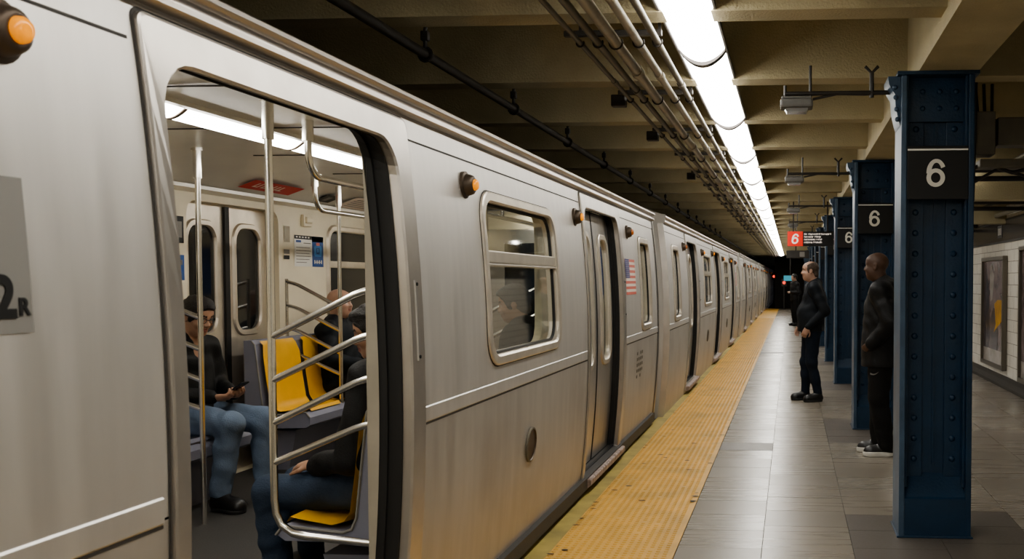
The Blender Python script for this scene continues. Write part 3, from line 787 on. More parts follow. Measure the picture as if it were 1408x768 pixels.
    for u in ENDW: frame_ring(t, 'end_window', endw_loop, u, .06, .016, .10, M['wframe'], .0, pane)
    for u, bright in ((-1.19, True), (1.46, True), (3.75, True), (5.90, False), (-3.2, True), (-5.88, False)): marker_light(t, u, 2.02 if u == -1.19 else 1.985, bright)
    for u in (2.43, -2.43):
        mx = Matrix.Translation((PX(.63) + .001, u, .63)) @ Matrix.Rotation(PI / 2 + .075, 4, 'Y')
        b = MB(); b.lathe([(.098, 0), (.098, .012), (.088, .014), (.085, .008), (0, .008)], mx, 28, mis=[1, 1, 0, 0]); b.build('round_vent', [M['bracket'], M['pipe_dark']], t)
    # flag decal
    for s in (1,):
        u0 = 5.64 if s > 0 else -6.12
        b = MB(); W, H = .54, .32
        def dq(a0, a1, c0, c1, mi, lift=.003): b.add([(PX(z) + lift, y, z) for y, z in ((a0, c0), (a1, c0), (a1, c1), (a0, c1))], [(0, 1, 2, 3)], mi)
        for k in range(13): dq(u0, u0 + W, 1.74 - (k + 1) * H / 13, 1.74 - k * H / 13, 0 if k % 2 == 0 else 1)
        dq(u0, u0 + W * .42, 1.74 - H * 7 / 13, 1.74, 2, .004)
        for r in range(9):
            for q in range(6 if r % 2 == 0 else 5):
                yy = u0 + .019 + q * .0375 + (0 if r % 2 == 0 else .0187); z_ = 1.73 - r * .0178 - .006
                dq(yy - .004, yy + .004, z_ - .004, z_ + .004, 1, .0045)
        q = b.build('flag_decal', [M['flagred'], M['flagwhite'], M['flagblue']], t); q['label'] = 'striped flag decal with a dark blue canton'
    # small stencilled panel near the car end
    b = MB()
    for r in range(5):
        for q in range(4):
            if random.random() < .85: b.add([(PX(z) + .002, y, z) for y, z in ((6.20 + q * .10, .62 + r * .055), (6.27 + q * .10, .62 + r * .055), (6.27 + q * .10, .65 + r * .055), (6.20 + q * .10, .65 + r * .055))], [(0, 1, 2, 3)])
    b.build('stencil_panel', M['pipe_dark'], t)
    return t
def clip(loop, z0, z1):
    L = [(y, min(max(z, z0 - .001), z1 + .001)) for y, z in loop]
    out = []
    for p in L:
        if not out or math.dist(p, out[-1]) > 1e-4: out.append(p)
    if math.dist(out[0], out[-1]) < 1e-4: out.pop()
    return out

# panels are split at z=1.0 so door openings cross the seam: notch them out as slightly overshooting holes
_cdt = cdt_panel
def cdt_panel(y0, y1, z0, z1, holes, sy=.4, sz=.08):
    notched = [h for h in holes if min(p[1] for p in h) <= z0 or max(p[1] for p in h) >= z1]
    inner = [h for h in holes if h not in notched]
    if not notched: return _cdt(y0, y1, z0, z1, holes, sy, sz)
    notched.sort(key=lambda h: h[0][0]); V, F = [], []
    # build strip by strip: solid spans between openings, and the piece above/below each opening
    x = y0
    spans = []
    for h in notched:
        a, c = min(p[0] for p in h), max(p[0] for p in h)
        spans.append((x, a, None)); spans.append((a, c, h)); x = c
    spans.append((x, y1, None))
    for a, c, h in spans:
        if h is None:
            v, f = _cdt(a, c, z0, z1, [q for q in inner if a < q[0][0] < c], sy, sz)
        else:
            hz0, hz1 = min(p[1] for p in h), max(p[1] for p in h)
            if hz0 <= z0:     # opening runs through the bottom: keep what is above
                arc = sorted([p for p in h if p[1] > hz1 - .2], key=lambda p: p[0])
                arc = [p for p in arc if p[1] > hz1 - .1345]
                v = [(p[0], p[1]) for p in arc] + [(p[0], z1) for p in arc]; n = len(arc)
                f = [(i, i + 1, n + i + 1, n + i) for i in range(n - 1)]
            else:             # runs through the top: keep what is below
                v = [(a, z0), (c, z0), (c, hz0), (a, hz0)]; f = [(0, 1, 2, 3)]
        o = len(V); V += v; F += [tuple(i + o for i in q) for q in f]
    return V, F

car1 = build_car('subway_car', 'nearest silver subway car with its door open and passengers inside', CC, 0, True, open_door=1)
LT = 2 * HL + .36
car2 = build_car('subway_car', 'second silver subway car, coupled just beyond the nearest car', CC + LT, .07, False)
car2.location.x = .07
for i, n in ((2, 'third'), (3, 'fourth'), (4, 'fifth')):
    o = dup(car2); o.location = (.07 + .03 * (i - 1), CC + LT * i, 0); o['label'] = '%s silver subway car from the camera, small in the distance' % n

# grey number plate decal on the near car
b = MB()
def near_quad(b, y0, y1, z0, z1, lift, mi, n=4):
    zs = np.linspace(z0, z1, n)
    b.loft([[(PX(z) + lift, y0, z) for z in zs], [(PX(z) + lift, y1, z) for z in zs]], mi, False)
near_quad(b, 1.10 - CC, 1.79 - CC, 1.45, 1.745, .002, 0)
q = b.build('number_plate', M['plate'], car1); q['label'] = 'grey plate with the end of a black number'
b = MB()
for body, yc, zc, sz, bold in (('2', 1.722, 1.520, .108, .004), ('0', 1.62, 1.520, .108, .0035), ('3', 1.515, 1.520, .108, .0035), ('R', 1.770, 1.500, .046, .0015)):
    v, f = text_mesh(body, sz, bold, .0008)
    b.add([(PX(y + zc) + .0035 + z, x + yc - CC, y + zc) for x, y, z in v], f)
b.build('numeral', M['black'], q)

# ---- interior of the nearest car (parts of it)
def up(o): o.location.y -= CC; return o      # authored in station coordinates, parent sits at y=CC
IY0, IY1 = -4.4, 10.5
def ipart(b, name, m, parent=None, par=car1):
    o = b.build(name, m, parent or par)
    if parent is None or parent is car1: o.location.y = -CC
    return o
b = MB(); b.box(FARX, INX + .13, IY0, IY1, .04, TF); ipart(b, 'floor', M['tfloor'])
b = MB(); b.prism_y([(INX, 2.185), (INX - .08, 2.25), (INX - .35, 2.31), (INX - .6, 2.32), (-3.05, 2.32), (-3.35, 2.325), (-3.75, 2.28), (-4.0, 2.19), (FARX, 2.165)], IY0, IY1, smooth=True, closed=False, cap=False)
b.prism_y([(-3.98, 2.19), (-3.98, 2.165), (-4.12, 2.15), (-4.12, 2.19)], IY0, IY1)
for y in np.arange(-3.6, 10, 1.05): b.box(-3.3, -1.95, y, y + .006, 2.312, 2.318, 1)
ipart(b, 'ceiling_lining', [M['lining'], M['line']])
# far wall with door recess and windows
FD0, FD1 = 6.42, 7.62
fd = rrect(FD0, FD1, TF, 2.10, .10, .01)
fw = lambda y, g=0: rrect(y - .72 + g, y + .72 - g, 1.16 + g, 2.03 - g, .14 - .7 * g)
FWY = (9.15, 4.9, .3)
v, f = _cdt(IY0, IY1, TF, 2.17, [fd] + [fw(y) for y in FWY], .5, .2)
b = MB(); b.add([(FARX, y, z) for y, z in v], f)
b.loft([[(FARX, y, z) for y, z in fd], [(FARX - .12, y, z) for y, z in fd]]); ipart(b, 'far_wall', M['cream'])
for y in FWY:
    b = MB(); L = [fw(y, -.012), fw(y, .0), fw(y, .035), fw(y, .045)]
    b.loft([[(FARX + o_, a, c) for a, c in l] for l, o_ in zip(L + [L[3]], (.002, .02, .02, .01, -.05))]); b.bbox(FARX - .03, FARX + .014, y - .69, y + .69, 1.66, 1.72, .006)
    w_ = ipart(b, 'far_window', M['wframe'])
    b = MB(); l = fw(y, .04); b.add([(FARX - .02, a, c) for a, c in l], [tuple(range(len(l)))]); b.build('pane', M['blackglass'], w_)
mid = (FD0 + FD1) / 2
for a, c in ((FD0 + .01, mid - .004), (mid + .004, FD1 - .01)):
    uc = (a + c) / 2; hl = rrect(uc - .205, uc + .205, 1.13, 1.98, .13)
    v, f = _cdt(a, c, TF, 2.10, [hl], .3, .3); b = MB(); b.add([(FARX - .09, y, z) for y, z in v], f); d_ = ipart(b, 'far_door', M['wframe'])
    L = [rrect(uc - .205 + g, uc + .205 - g, 1.13 + g, 1.98 - g, .13 - .6 * g) for g in (-.004, .004, .034, .042)]
    b = MB(); b.loft([[(FARX - .09 + o_, y, z) for y, z in l] for l, o_ in zip(L + [L[3]], (.001, .016, .016, .0, -.03))]); b.build('window_frame', M['wframe'], d_)
    b = MB(); b.add([(FARX - .10, y, z) for y, z in L[3]], [tuple(range(len(L[3])))]); b.build('pane', M['blackglass'], d_)
b = MB(); b.box(FARX - .088, FARX - .07, mid - .028, mid + .028, TF, 2.09); ipart(b, 'far_door_seal', M['rubber'])
# near wall seen through the glass and from within
nh = [rrect(u + CC - .70, u + CC + .655, TF + .001, 2.145, .12, .012) for u in DOORS] + [rrect(u + CC - .70, u + CC + .70, 1.17, 1.95, .12) for u in WINS] + [rrect(u + CC - .30, u + CC + .30, 1.10, 1.92, .09) for u in ENDW]
v, f = _cdt(IY0, IY1, TF - .05, 2.19, nh, .5, .2)
b = MB(); b.add([(INX, y, z) for y, z in v], f)
for h, fn in zip(nh[3:], [lambda y, z: 0] * 4): b.loft([[(INX, y, z) for y, z in h], [(-1.55, y, z) for y, z in h]])
ipart(b, 'near_wall_lining', M['cream'])
b = MB(); b.box(FARX - .02, INX, IY1, IY1 + .03, TF, 2.3); b.box(FARX - .02, INX, IY0 - .03, IY0, TF, 2.3); ipart(b, 'end_lining', M['cream'])
b = MB(); b.bbox(-3.30, -2.42, IY1 - .03, IY1 - .004, TF, 2.10, .01); ed = ipart(b, 'end_door', M['steel_door'])
b = MB(); b.bbox(-3.10, -2.62, IY1 - .036, IY1 - .028, 1.15, 1.95, .004); b.build('pane', M['blackglass'], ed)
b = MB(); b.bbox(-2.3, -1.75, IY1 - .03, IY1 - .004, 1.35, 1.95, .006); eq = ipart(b, 'end_notice', M['steel_door'])
b = MB(); b.bbox(-2.26, -1.79, IY1 - .034, IY1 - .029, 1.39, 1.91, .001); b.build('notice_sheet', M['blue_ad'], eq)
# light strip
y = -4.2
while y < 9.6:
    b = MB(); b.prism_y([(-2.84 + .17 * i / 10, 2.312 - .045 * math.sin(PI * i / 10)) for i in range(11)], y + .012, y + 1.038, smooth=True); d_ = ipart(b, 'ceiling_light', M['tlight'])
    b = MB(); b.prism_y([(-2.855 + .20 * i / 10, 2.318 - .056 * math.sin(PI * i / 10)) for i in range(11)], y - .012, y + .012, smooth=True); b.build('end_band', M['bracket'], d_)
    y += 1.05
b = MB()
for x in (-2.88, -2.63): b.box(x - .02, x + .02, IY0, IY1, 2.30, 2.325)
ipart(b, 'light_rail', M['lining'])

def bench(y0, n, side, label, w=.46):
    """a row of moulded seats in a grey shell; side -1 = along the far wall, +1 = along the near wall"""
    ln = n * w
    X = (lambda d: FARX + .04 + d) if side < 0 else (lambda d: INX - .14 - d)
    dz = 0 if side < 0 else -.09
    b = MB()
    def P(pr, ya, yb, mi=0): b.prism_y([(X(d), z + (dz if z > .3 else 0)) for d, z in pr], ya, yb, mi)
    shell = [(.0, .44), (.47, .455), (.50, .475), (.50, .53), (.47, .57), (.20, .545), (.16, .56), (.138, .61), (.085, 1.07), (.06, 1.10), (.0, 1.10)]
    if side > 0: shell[0], shell[1], shell[2] = (.0, .50), (.46, .505), (.495, .53)
    P(shell, y0, y0 + ln)
    P([(.02, TF), (.28, TF), (.34, .42), (.02, .42)], y0 + .1, y0 + ln - .1)
    t = ipart(b, 'bench', M['grey_seat']); t['label'] = label
    b = MB(); b.tube([(X(d), y0 - .002, z + dz) for d, z in shell[3:10]], .007, 6); b.build('edge_highlight', M['plate'], t)  # pale tube added as the highlight along the shell edge
    for k in range(n):
        ya = y0 + k * w + .028; yb = y0 + (k + 1) * w - .028
        b = MB(); cols = []
        S = [(.46, .565), (.445, .588), (.38, .585), (.24, .562), (.185, .578), (.158, .62), (.135, .78), (.112, .98), (.095, 1.055), (.07, 1.085)]
        nn = 9; loops = []
        for j, (d, z) in enumerate(S):
            lp = []
            for i in range(nn):
                s_ = i / (nn - 1) * 2 - 1
                inset = .0 if 1 < j < len(S) - 2 else .03
                dish = .018 * (1 - s_ * s_) if 1 < j < len(S) - 1 else 0
                lp.append((X(d + .022 - (dish if j > 4 else 0)), (ya + yb) / 2 + s_ * ((yb - ya) / 2 - inset), z + dz + .008 - (dish if j <= 4 else 0)))
            loops.append(lp)
        b.loft(loops, 0, False, True); b.build('seat', M['yellow_seat' if y0 != 4.55 else 'grey_seat'], t)
    return t
bench(7.02, 4, -1, 'yellow moulded seats in a grey shell beside the far doors', .60)
bench(4.55, 4, -1, 'seats along the far wall left of the far doors')
bench(4.10, 6, 1, 'seat row along the near wall beyond the open door')

def guard(y, side):
    """seat-end guard: aisle pole, wall tube and four sloping bars"""
    s = -1 if side < 0 else 1
    xw = INX - .12 if side > 0 else FARX + .06
    xp = -2.19 if side > 0 else -3.44
    if y > 7: xp = -3.60
    b = MB(); r = .0165; dz = 0 if side > 0 else .02
    if side > 0:
        b.tube([(xp, y, 2.32), (xp, y, .62), (xp + .006, y, .56), (xp + .03, y, .51), (xp + .08, y, .475), (xp + .14, y, .463), (xw, y, .435)], r, 12)
    else:
        b.tube([(xp, y, 2.33), (xp, y, TF)], r * .95, 12)
    o = ipart(b, 'grab_pole', M['chrome'])
    b = MB(); b.tube([(xp, y, 2.14), (xp, y, 2.33)], r * 1.45, 12); b.tube([(xp, y, 2.30), (xp, y, 2.325)], r * 2.0, 12); b.build('pole_ferrule', M['chrome'], o)
    for zl, zr in ((1.31, 1.52), (1.125, 1.33), (.945, 1.15), (.775, .955)):
        b = MB(); P = []
        for q in np.linspace(0, 1, 14):
            e = q if q < .8 else .8 + (q - .8) * .55 
            P.append((xp + (xw - xp) * q, y, zl + dz + (zr - zl) * min(1, e / .91)))
        b.tube(P, r * .92, 10); b.build('sloping_bar', M['chrome'], o)
    b = MB(); b.tube([(xw, y, 1.56), (xw, y, .70)], r * .8, 8); b.build('wall_tube', M['chrome'], o)
guard(4.0, 1); guard(5.5 - .98, -1) if False else guard(5.5, -1); guard(7.62, -1); guard(6.94, 1)
guard(2.05, 1)
# overhead rails
for x, y0, y1 in ((-2.33, 4.62, 9.8), (-3.41, 6.85, 10.2), (-2.33, -4, 1.2)):
    b = MB(); z = 2.055
    P = [(x, y0, 2.33), (x, y0, z + .12)] + [(x, y0 + .12 - .12 * math.cos(a), z + .12 - .12 * math.sin(a)) for a in np.linspace(.2, PI / 2, 6)] + [(x, y1, z)]
    b.tube(P, .017, 12); o = ipart(b, 'overhead_rail', M['chrome'])
    b = MB(); b.tube([(x, y0, 2.22), (x, y0, 2.335)], .027, 12); b.build('rail_ferrule', M['chrome'], o)
    for y in np.arange(y0 + 1.6, y1, 1.6):
        b = MB(); b.tube([(x, y, z), (x, y, 2.33)], .015, 8); b.build('rail_drop', M['chrome'], o)
# wall graphics inside
def wall_card(y0, y1, z0, z1, parts, name, label, coving=False):
    b = MB(); 
    if coving:
        def pt(a, c): return (-3.752 - (1 - c) * .235 + .006, y0 + (y1 - y0) * a, 2.276 - (1 - c) * .084 - .008)
    else:
        def pt(a, c): return (FARX + .004, y0 + (y1 - y0) * a, z0 + (z1 - z0) * c)
    mats_ = []
    for (a0, a1, c0, c1, mm) in parts:
        if mm not in mats_: mats_.append(mm)
        l = .0006 * len(mats_)
        b.add([tuple(Vector(pt(a, c)) + Vector((l, 0, -l if coving else 0))) for a, c in ((a0, c0), (a1, c0), (a1, c1), (a0, c1))], [(0, 1, 2, 3)], mats_.index(mm))
    o = ipart(b, name, [M[q] for q in mats_]); o['label'] = label
pp = [(0, 1, 0, 1, 'white'), (0, .60, .88, 1, 'black'), (.6, 1, .0, 1, 'blue_ad'), (.6, 1, .82, 1, 'black')]
pp += [(.05 + .1 * k, .11 + .1 * k, .92, .965, 'offwhite') for k in range(5)]
pp += [(.05, .22, .77, .84, 'blue_ad'), (.05, .52, .60, .62, 'plate'), (.05, .55, .50, .52, 'plate'), (.05, .5, .41, .43, 'plate'), (.05, .55, .32, .34, 'plate'), (.05, .5, .22, .24, 'plate'), (.05, .4, .12, .14, 'plate'), (.3, .55, .74, .77, 'plate')]
pp += [(.68, .92, .62, .70, 'lblue_ad'), (.66, .74, .38, .66, 'lblue_ad'), (.86, .94, .38, .66, 'lblue_ad'), (.68, .92, .34, .42, 'lblue_ad'), (.77, .83, .48, .60, 'lblue_ad'), (.74, .86, .70, .80, 'flagred')]
pp += [(.66 + .08 * k, .70 + .08 * k, .10, .22, 'offwhite') for k in range(4)] + [(.66, .92, .14, .165, 'offwhite')]
wall_card(7.86, 8.36, 1.665, 1.925, pp, 'notice', 'white and blue notice card with a ring emblem')
wall_card(7.70, 7.79, 1.86, 1.99, [(0, 1, 0, 1, 'pipe')], 'small_plate', 'small brown plate')
wall_card(7.69, 7.78, 1.72, 1.80, [(0, 1, 0, .4, 'black'), (0, 1, .55, 1, 'plate')], 'small_sticker', 'small black and grey sticker')
wall_card(6.28, 6.38, 1.80, 1.98, [(0, 1, 0, 1, 'black'), (.2, .8, .2, .8, 'plate')], 'notice', 'small dark notice left of the far doors')
wall_card(6.28, 6.38, 1.55, 1.72, [(0, 1, 0, 1, 'blue_ad'), (.2, .8, .6, .8, 'plate')], 'notice', 'small blue notice left of the far doors')
wall_card(6.72, 7.42, 0, 0, [(0, 1, .30, .88, 'redsticker')] + [(.16 + .075 * k + (.03 if k > 3 else 0), .19 + .075 * k + (.03 if k > 3 else 0), .46, .74, 'flagwhite') for k in range(7)] + [(.16 + .15 * k, .26 + .15 * k, .46, .52, 'flagwhite') for k in range(4)], 'warning_strip', 'red warning strip with pale lettering over the far doors', True)
wall_card(7.86, 8.10, 0, 0, [(0, 1, .25, .8, 'black'), (.3, .6, .35, .65, 'plate')], 'coving_notice', 'small dark notice on the coving', True)
wall_card(8.30, 9.2, 0, 0, [(0, 1, .1, .98, 'flagwhite')] + [(.1, .9, .25 + .13 * k, .29 + .13 * k, 'plate') for k in range(5)], 'coving_notice', 'pale text notice on the coving', True)
wall_card(9.35, 10.2, 0, 0, [(0, 1, .1, .98, 'black')], 'coving_notice', 'dark advertising card on the coving', True)
b = MB(); b.bbox(FARX, FARX + .03, 7.98, 8.12, 2.00, 2.10, .008); b.bbox(FARX, FARX + .05, 8.0, 8.1, 2.03, 2.08, .01); ipart(b, 'emergency_box', M['cream'])
b = MB(); b.prism_y([(FARX, .2), (FARX + .05, .2), (FARX + .05, .3), (FARX, .32)], IY0, FD0); b.prism_y([(FARX, .2), (FARX + .05, .2), (FARX + .05, .3), (FARX, .32)], FD1, IY1); ipart(b, 'heater_grille', M['steel_door'])
# ------------------------------------------------------------------ people: smooth distance-field bodies turned into one continuous mesh
class Field:
    def __init__(s, lo, hi, h):
        s.h = h; s.lo = np.array(lo, np.float32); n = np.ceil((np.array(hi) - s.lo) / h).astype(int) + 1
        s.ax = [(s.lo[i] + np.arange(n[i]) * h).astype(np.float32) for i in range(3)]
        s.D = np.full(n, .09, np.float32)
    def _blk(s, lo, hi):
        sl = []
        for i in range(3):
            a = int(max(0, math.floor((lo[i] - s.lo[i]) / s.h))); c = int(min(len(s.ax[i]), math.ceil((hi[i] - s.lo[i]) / s.h) + 1))
            if a >= c: return None
            sl.append(slice(a, c))
        g = [s.ax[0][sl[0]][:, None, None], s.ax[1][sl[1]][None, :, None], s.ax[2][sl[2]][None, None, :]]
        return tuple(sl), g
    def comb(s, sl, d, k, sub):
        A = s.D[sl]
        if sub:
            h = np.clip(.5 - .5 * (A + d) / k, 0, 1) if k > 0 else None
            s.D[sl] = np.maximum(A, -d) if k <= 0 else A * (1 - h) - d * h + k * h * (1 - h)
        else:
            h = np.maximum(k - np.abs(A - d), 0) / max(k, 1e-6)
            s.D[sl] = np.minimum(A, d) - h * h * k * .25
    def cap(s, a, b, r1, r2=None, k=.02, sub=False, flat=None, fl=1.):
        """tapered capsule; flat = (axis vector, ratio) squeezes it along that axis"""
        r2 = r1 if r2 is None else r2
        a = np.array(a, np.float32); b = np.array(b, np.float32); R = max(r1, r2) * max(1, fl if flat is not None else 1) + .05
        q = s._blk(np.minimum(a, b) - R, np.maximum(a, b) + R)
        if q is None: return
        sl, g = q; d = b - a; L2 = float(d @ d) + 1e-9
        t = np.clip(((g[0] - a[0]) * d[0] + (g[1] - a[1]) * d[1] + (g[2] - a[2]) * d[2]) / L2, 0, 1)
        x = g[0] - a[0] - t * d[0]; y = g[1] - a[1] - t * d[1]; z = g[2] - a[2] - t * d[2]
        r = r1 + (r2 - r1) * t
        if flat is None: D = np.sqrt(x * x + y * y + z * z) - r
        else:
            u = np.array(flat, np.float32); u /= np.linalg.norm(u); w = x * u[0] + y * u[1] + z * u[2]
            rr = np.sqrt(np.maximum(x * x + y * y + z * z - w * w + (w / fl) ** 2, 0)); D = (rr - r) * min(1, (fl + 1) / 2)
        s.comb(sl, D, k, sub)
    def ell(s, c, r, R=None, k=.02, sub=False):
        c = np.array(c, np.float32); r = np.array(r, np.float32); m = float(r.max()) + .05
        q = s._blk(c - m, c + m)
        if q is None: return
        sl, g = q; x, y, z = g[0] - c[0], g[1] - c[1], g[2] - c[2]
        if R is not None:
            x, y, z = (x * R[0][0] + y * R[1][0] + z * R[2][0], x * R[0][1] + y * R[1][1] + z * R[2][1], x * R[0][2] + y * R[1][2] + z * R[2][2])
        k0 = np.sqrt((x / r[0]) ** 2 + (y / r[1]) ** 2 + (z / r[2]) ** 2); k1 = np.sqrt((x / r[0] ** 2) ** 2 + (y / r[1] ** 2) ** 2 + (z / r[2] ** 2) ** 2)
        s.comb(sl, k0 * (k0 - 1) / np.maximum(k1, 1e-6), k, sub)
    def half(s, p, n, k=.004):
        """keep the side the normal points away from"""
        p = np.array(p, float); n = np.array(n, float); n /= np.linalg.norm(n)
        d = (s.ax[0][:, None, None] - p[0]) * n[0] + (s.ax[1][None, :, None] - p[1]) * n[1] + (s.ax[2][None, None, :] - p[2]) * n[2]
        s.D = np.maximum(s.D, d.astype(np.float32))
    def wrinkle(s, amp, seed=0, f=1.):
        r = np.random.default_rng(seed); X, Y, Z = s.ax[0][:, None, None], s.ax[1][None, :, None], s.ax[2][None, None, :]
        w = np.zeros_like(s.D)
        warp = .9 * np.sin(9 * X * f + 4 * Y + r.uniform(0, 6)) + .9 * np.sin(11 * Z * f - 6 * Y + r.uniform(0, 6)) + .6 * np.sin(17 * Y * f + 7 * X + 5 * Z)
        for i in range(5):
            v = r.normal(size=3); v[2] *= 1.6; v /= np.linalg.norm(v); fr = r.uniform(24, 60) * f
            w += np.sin(fr * (v[0] * X + v[1] * Y + v[2] * Z) + 1.6 * warp + r.uniform(0, 6)).astype(np.float32) * (1 if i < 3 else .6)
        s.D -= (amp * np.clip(w / 2.2, -1, 1)).astype(np.float32)
    def mesh(s):
        D = s.D; n = np.array(D.shape); I = D < 0
        c = np.zeros(n - 1, np.int8)
        for dx in (0, 1):
            for dy in (0, 1):
                for dz in (0, 1): c += I[dx:n[0] - 1 + dx, dy:n[1] - 1 + dy, dz:n[2] - 1 + dz]
        act = np.argwhere((c > 0) & (c < 8)); idx = np.full(n - 1, -1, np.int64); idx[tuple(act.T)] = np.arange(len(act))
        P = np.zeros((len(act), 3)); W = np.zeros(len(act))
        cor = [(a, b, c_) for a in (0, 1) for b in (0, 1) for c_ in (0, 1)]
        for i, p in enumerate(cor):
            for q in cor[i + 1:]:
                if sum(abs(p[j] - q[j]) for j in range(3)) != 1: continue
                da = D[tuple((act + p).T)]; db = D[tuple((act + q).T)]; m = (da < 0) != (db < 0)
                t = np.where(m, da / np.where(m, da - db, 1), 0)[:, None]
                P += np.where(m[:, None], np.array(p) + t * (np.array(q) - np.array(p)), 0); W += m
        V = s.lo + (act + P / W[:, None]) * s.h
        Fs = []
        for a in range(3):
            b_, c_ = (a + 1) % 3, (a + 2) % 3
            sl0 = [slice(None)] * 3; sl1 = [slice(None)] * 3; sl0[a] = slice(0, n[a] - 1); sl1[a] = slice(1, n[a])
            ch = I[tuple(sl0)] != I[tuple(sl1)]; e = np.argwhere(ch)
            e = e[(e[:, b_] > 0) & (e[:, c_] > 0) & (e[:, b_] < n[b_] - 1) & (e[:, c_] < n[c_] - 1)]
            def at(db, dc):
                q = e.copy(); q[:, b_] -= db; q[:, c_] -= dc; return idx[tuple(q.T)]
            q = np.stack([at(1, 1), at(0, 1), at(0, 0), at(1, 0)], 1)
            ins = I[tuple(e.T)]; q[~ins] = q[~ins][:, ::-1]; Fs.append(q)
        return V, np.concatenate(Fs)
    def build(s, name, mats, parent=None, face_mat=None, relax=1):
        V, F = s.mesh()
        for _ in range(relax):      # one umbrella step removes the stair-stepping
            A = np.zeros_like(V); C_ = np.zeros(len(V))
            for i in range(4):
                j = (i + 1) % 4; np.add.at(A, F[:, i], V[F[:, j]]); np.add.at(C_, F[:, i], 1); np.add.at(A, F[:, j], V[F[:, i]]); np.add.at(C_, F[:, j], 1)
            V = V * .45 + .55 * A / np.maximum(C_, 1)[:, None]
        me = bpy.data.meshes.new(name); me.from_pydata(V.tolist(), [], F.tolist())
        mats = mats if isinstance(mats, (list, tuple)) else [mats]
        for q in mats: me.materials.append(q)
        me.polygons.foreach_set('use_smooth', [True] * len(F))
        if face_mat is not None: me.polygons.foreach_set('material_index', face_mat(V[F].mean(1)).astype(int).tolist())
        me.update(); return link(name, me, parent)

A3 = lambda *p: np.array(p, float)
def nrm(v): v = np.array(v, float); return v / np.linalg.norm(v)
def bounds(pts, pad):
    p = np.array(pts); return p.min(0) - pad, p.max(0) + pad

def hand(f, w, d, n, side, curl=.5, spread=.16, k=.006, thumb=.6):
    """w wrist, d towards the fingers, n out of the palm, side +1 left / -1 right hand (thumb side)"""
    d = nrm(d); n = nrm(np.array(n) - d * np.dot(n, d)); u = np.cross(d, n) * side      # u points to the thumb side
    f.cap(w, w + d * .045, .026, .030, k=.02, flat=n, fl=.7)
    f.cap(w + d * .040 + u * .010, w + d * .078 + u * .012, .027, .026, k=.015, flat=n, fl=.55)
    f.cap(w + d * .040 - u * .012, w + d * .074 - u * .016, .025, .024, k=.015, flat=n, fl=.55)
    for i, (o, L) in enumerate(((.029, .070), (.010, .078), (-.010, .073), (-.028, .058))):
        p = w + d * (.084 - .004 * abs(i - 1.2)) + u * o; a = .25 + curl * .35; dr = nrm(d + u * o * spread * 10 * .6)
        for j, (fr, r) in enumerate(((.45, .0092), (.32, .0085), (.25, .0078))):
            dd = nrm(dr * math.cos(a) + n * math.sin(a)); q = p + dd * L * fr; f.cap(p, q, r, r * .93, k=k); p = q; a += curl * (.95 if j == 0 else .7)
    p = w + d * .028 + u * .024; dd = nrm(d * .62 + u * .75 + n * .35 * thumb); q = p + dd * .040; f.cap(p, q, .0125, .0105, k=.010)
    dd = nrm(d * .85 + u * .32 + n * .5 * thumb); q2 = q + dd * .030; f.cap(q, q2, .0100, .0090, k=.006); f.cap(q2, q2 + nrm(d * .95 + n * .55 * thumb) * .022, .0090, .0075, k=.005)

def head_rot(yaw, nod, tilt=0):
    return np.array((Matrix.Rotation(yaw, 3, 'Z') @ Matrix.Rotation(nod, 3, 'Y') @ Matrix.Rotation(tilt, 3, 'X')))

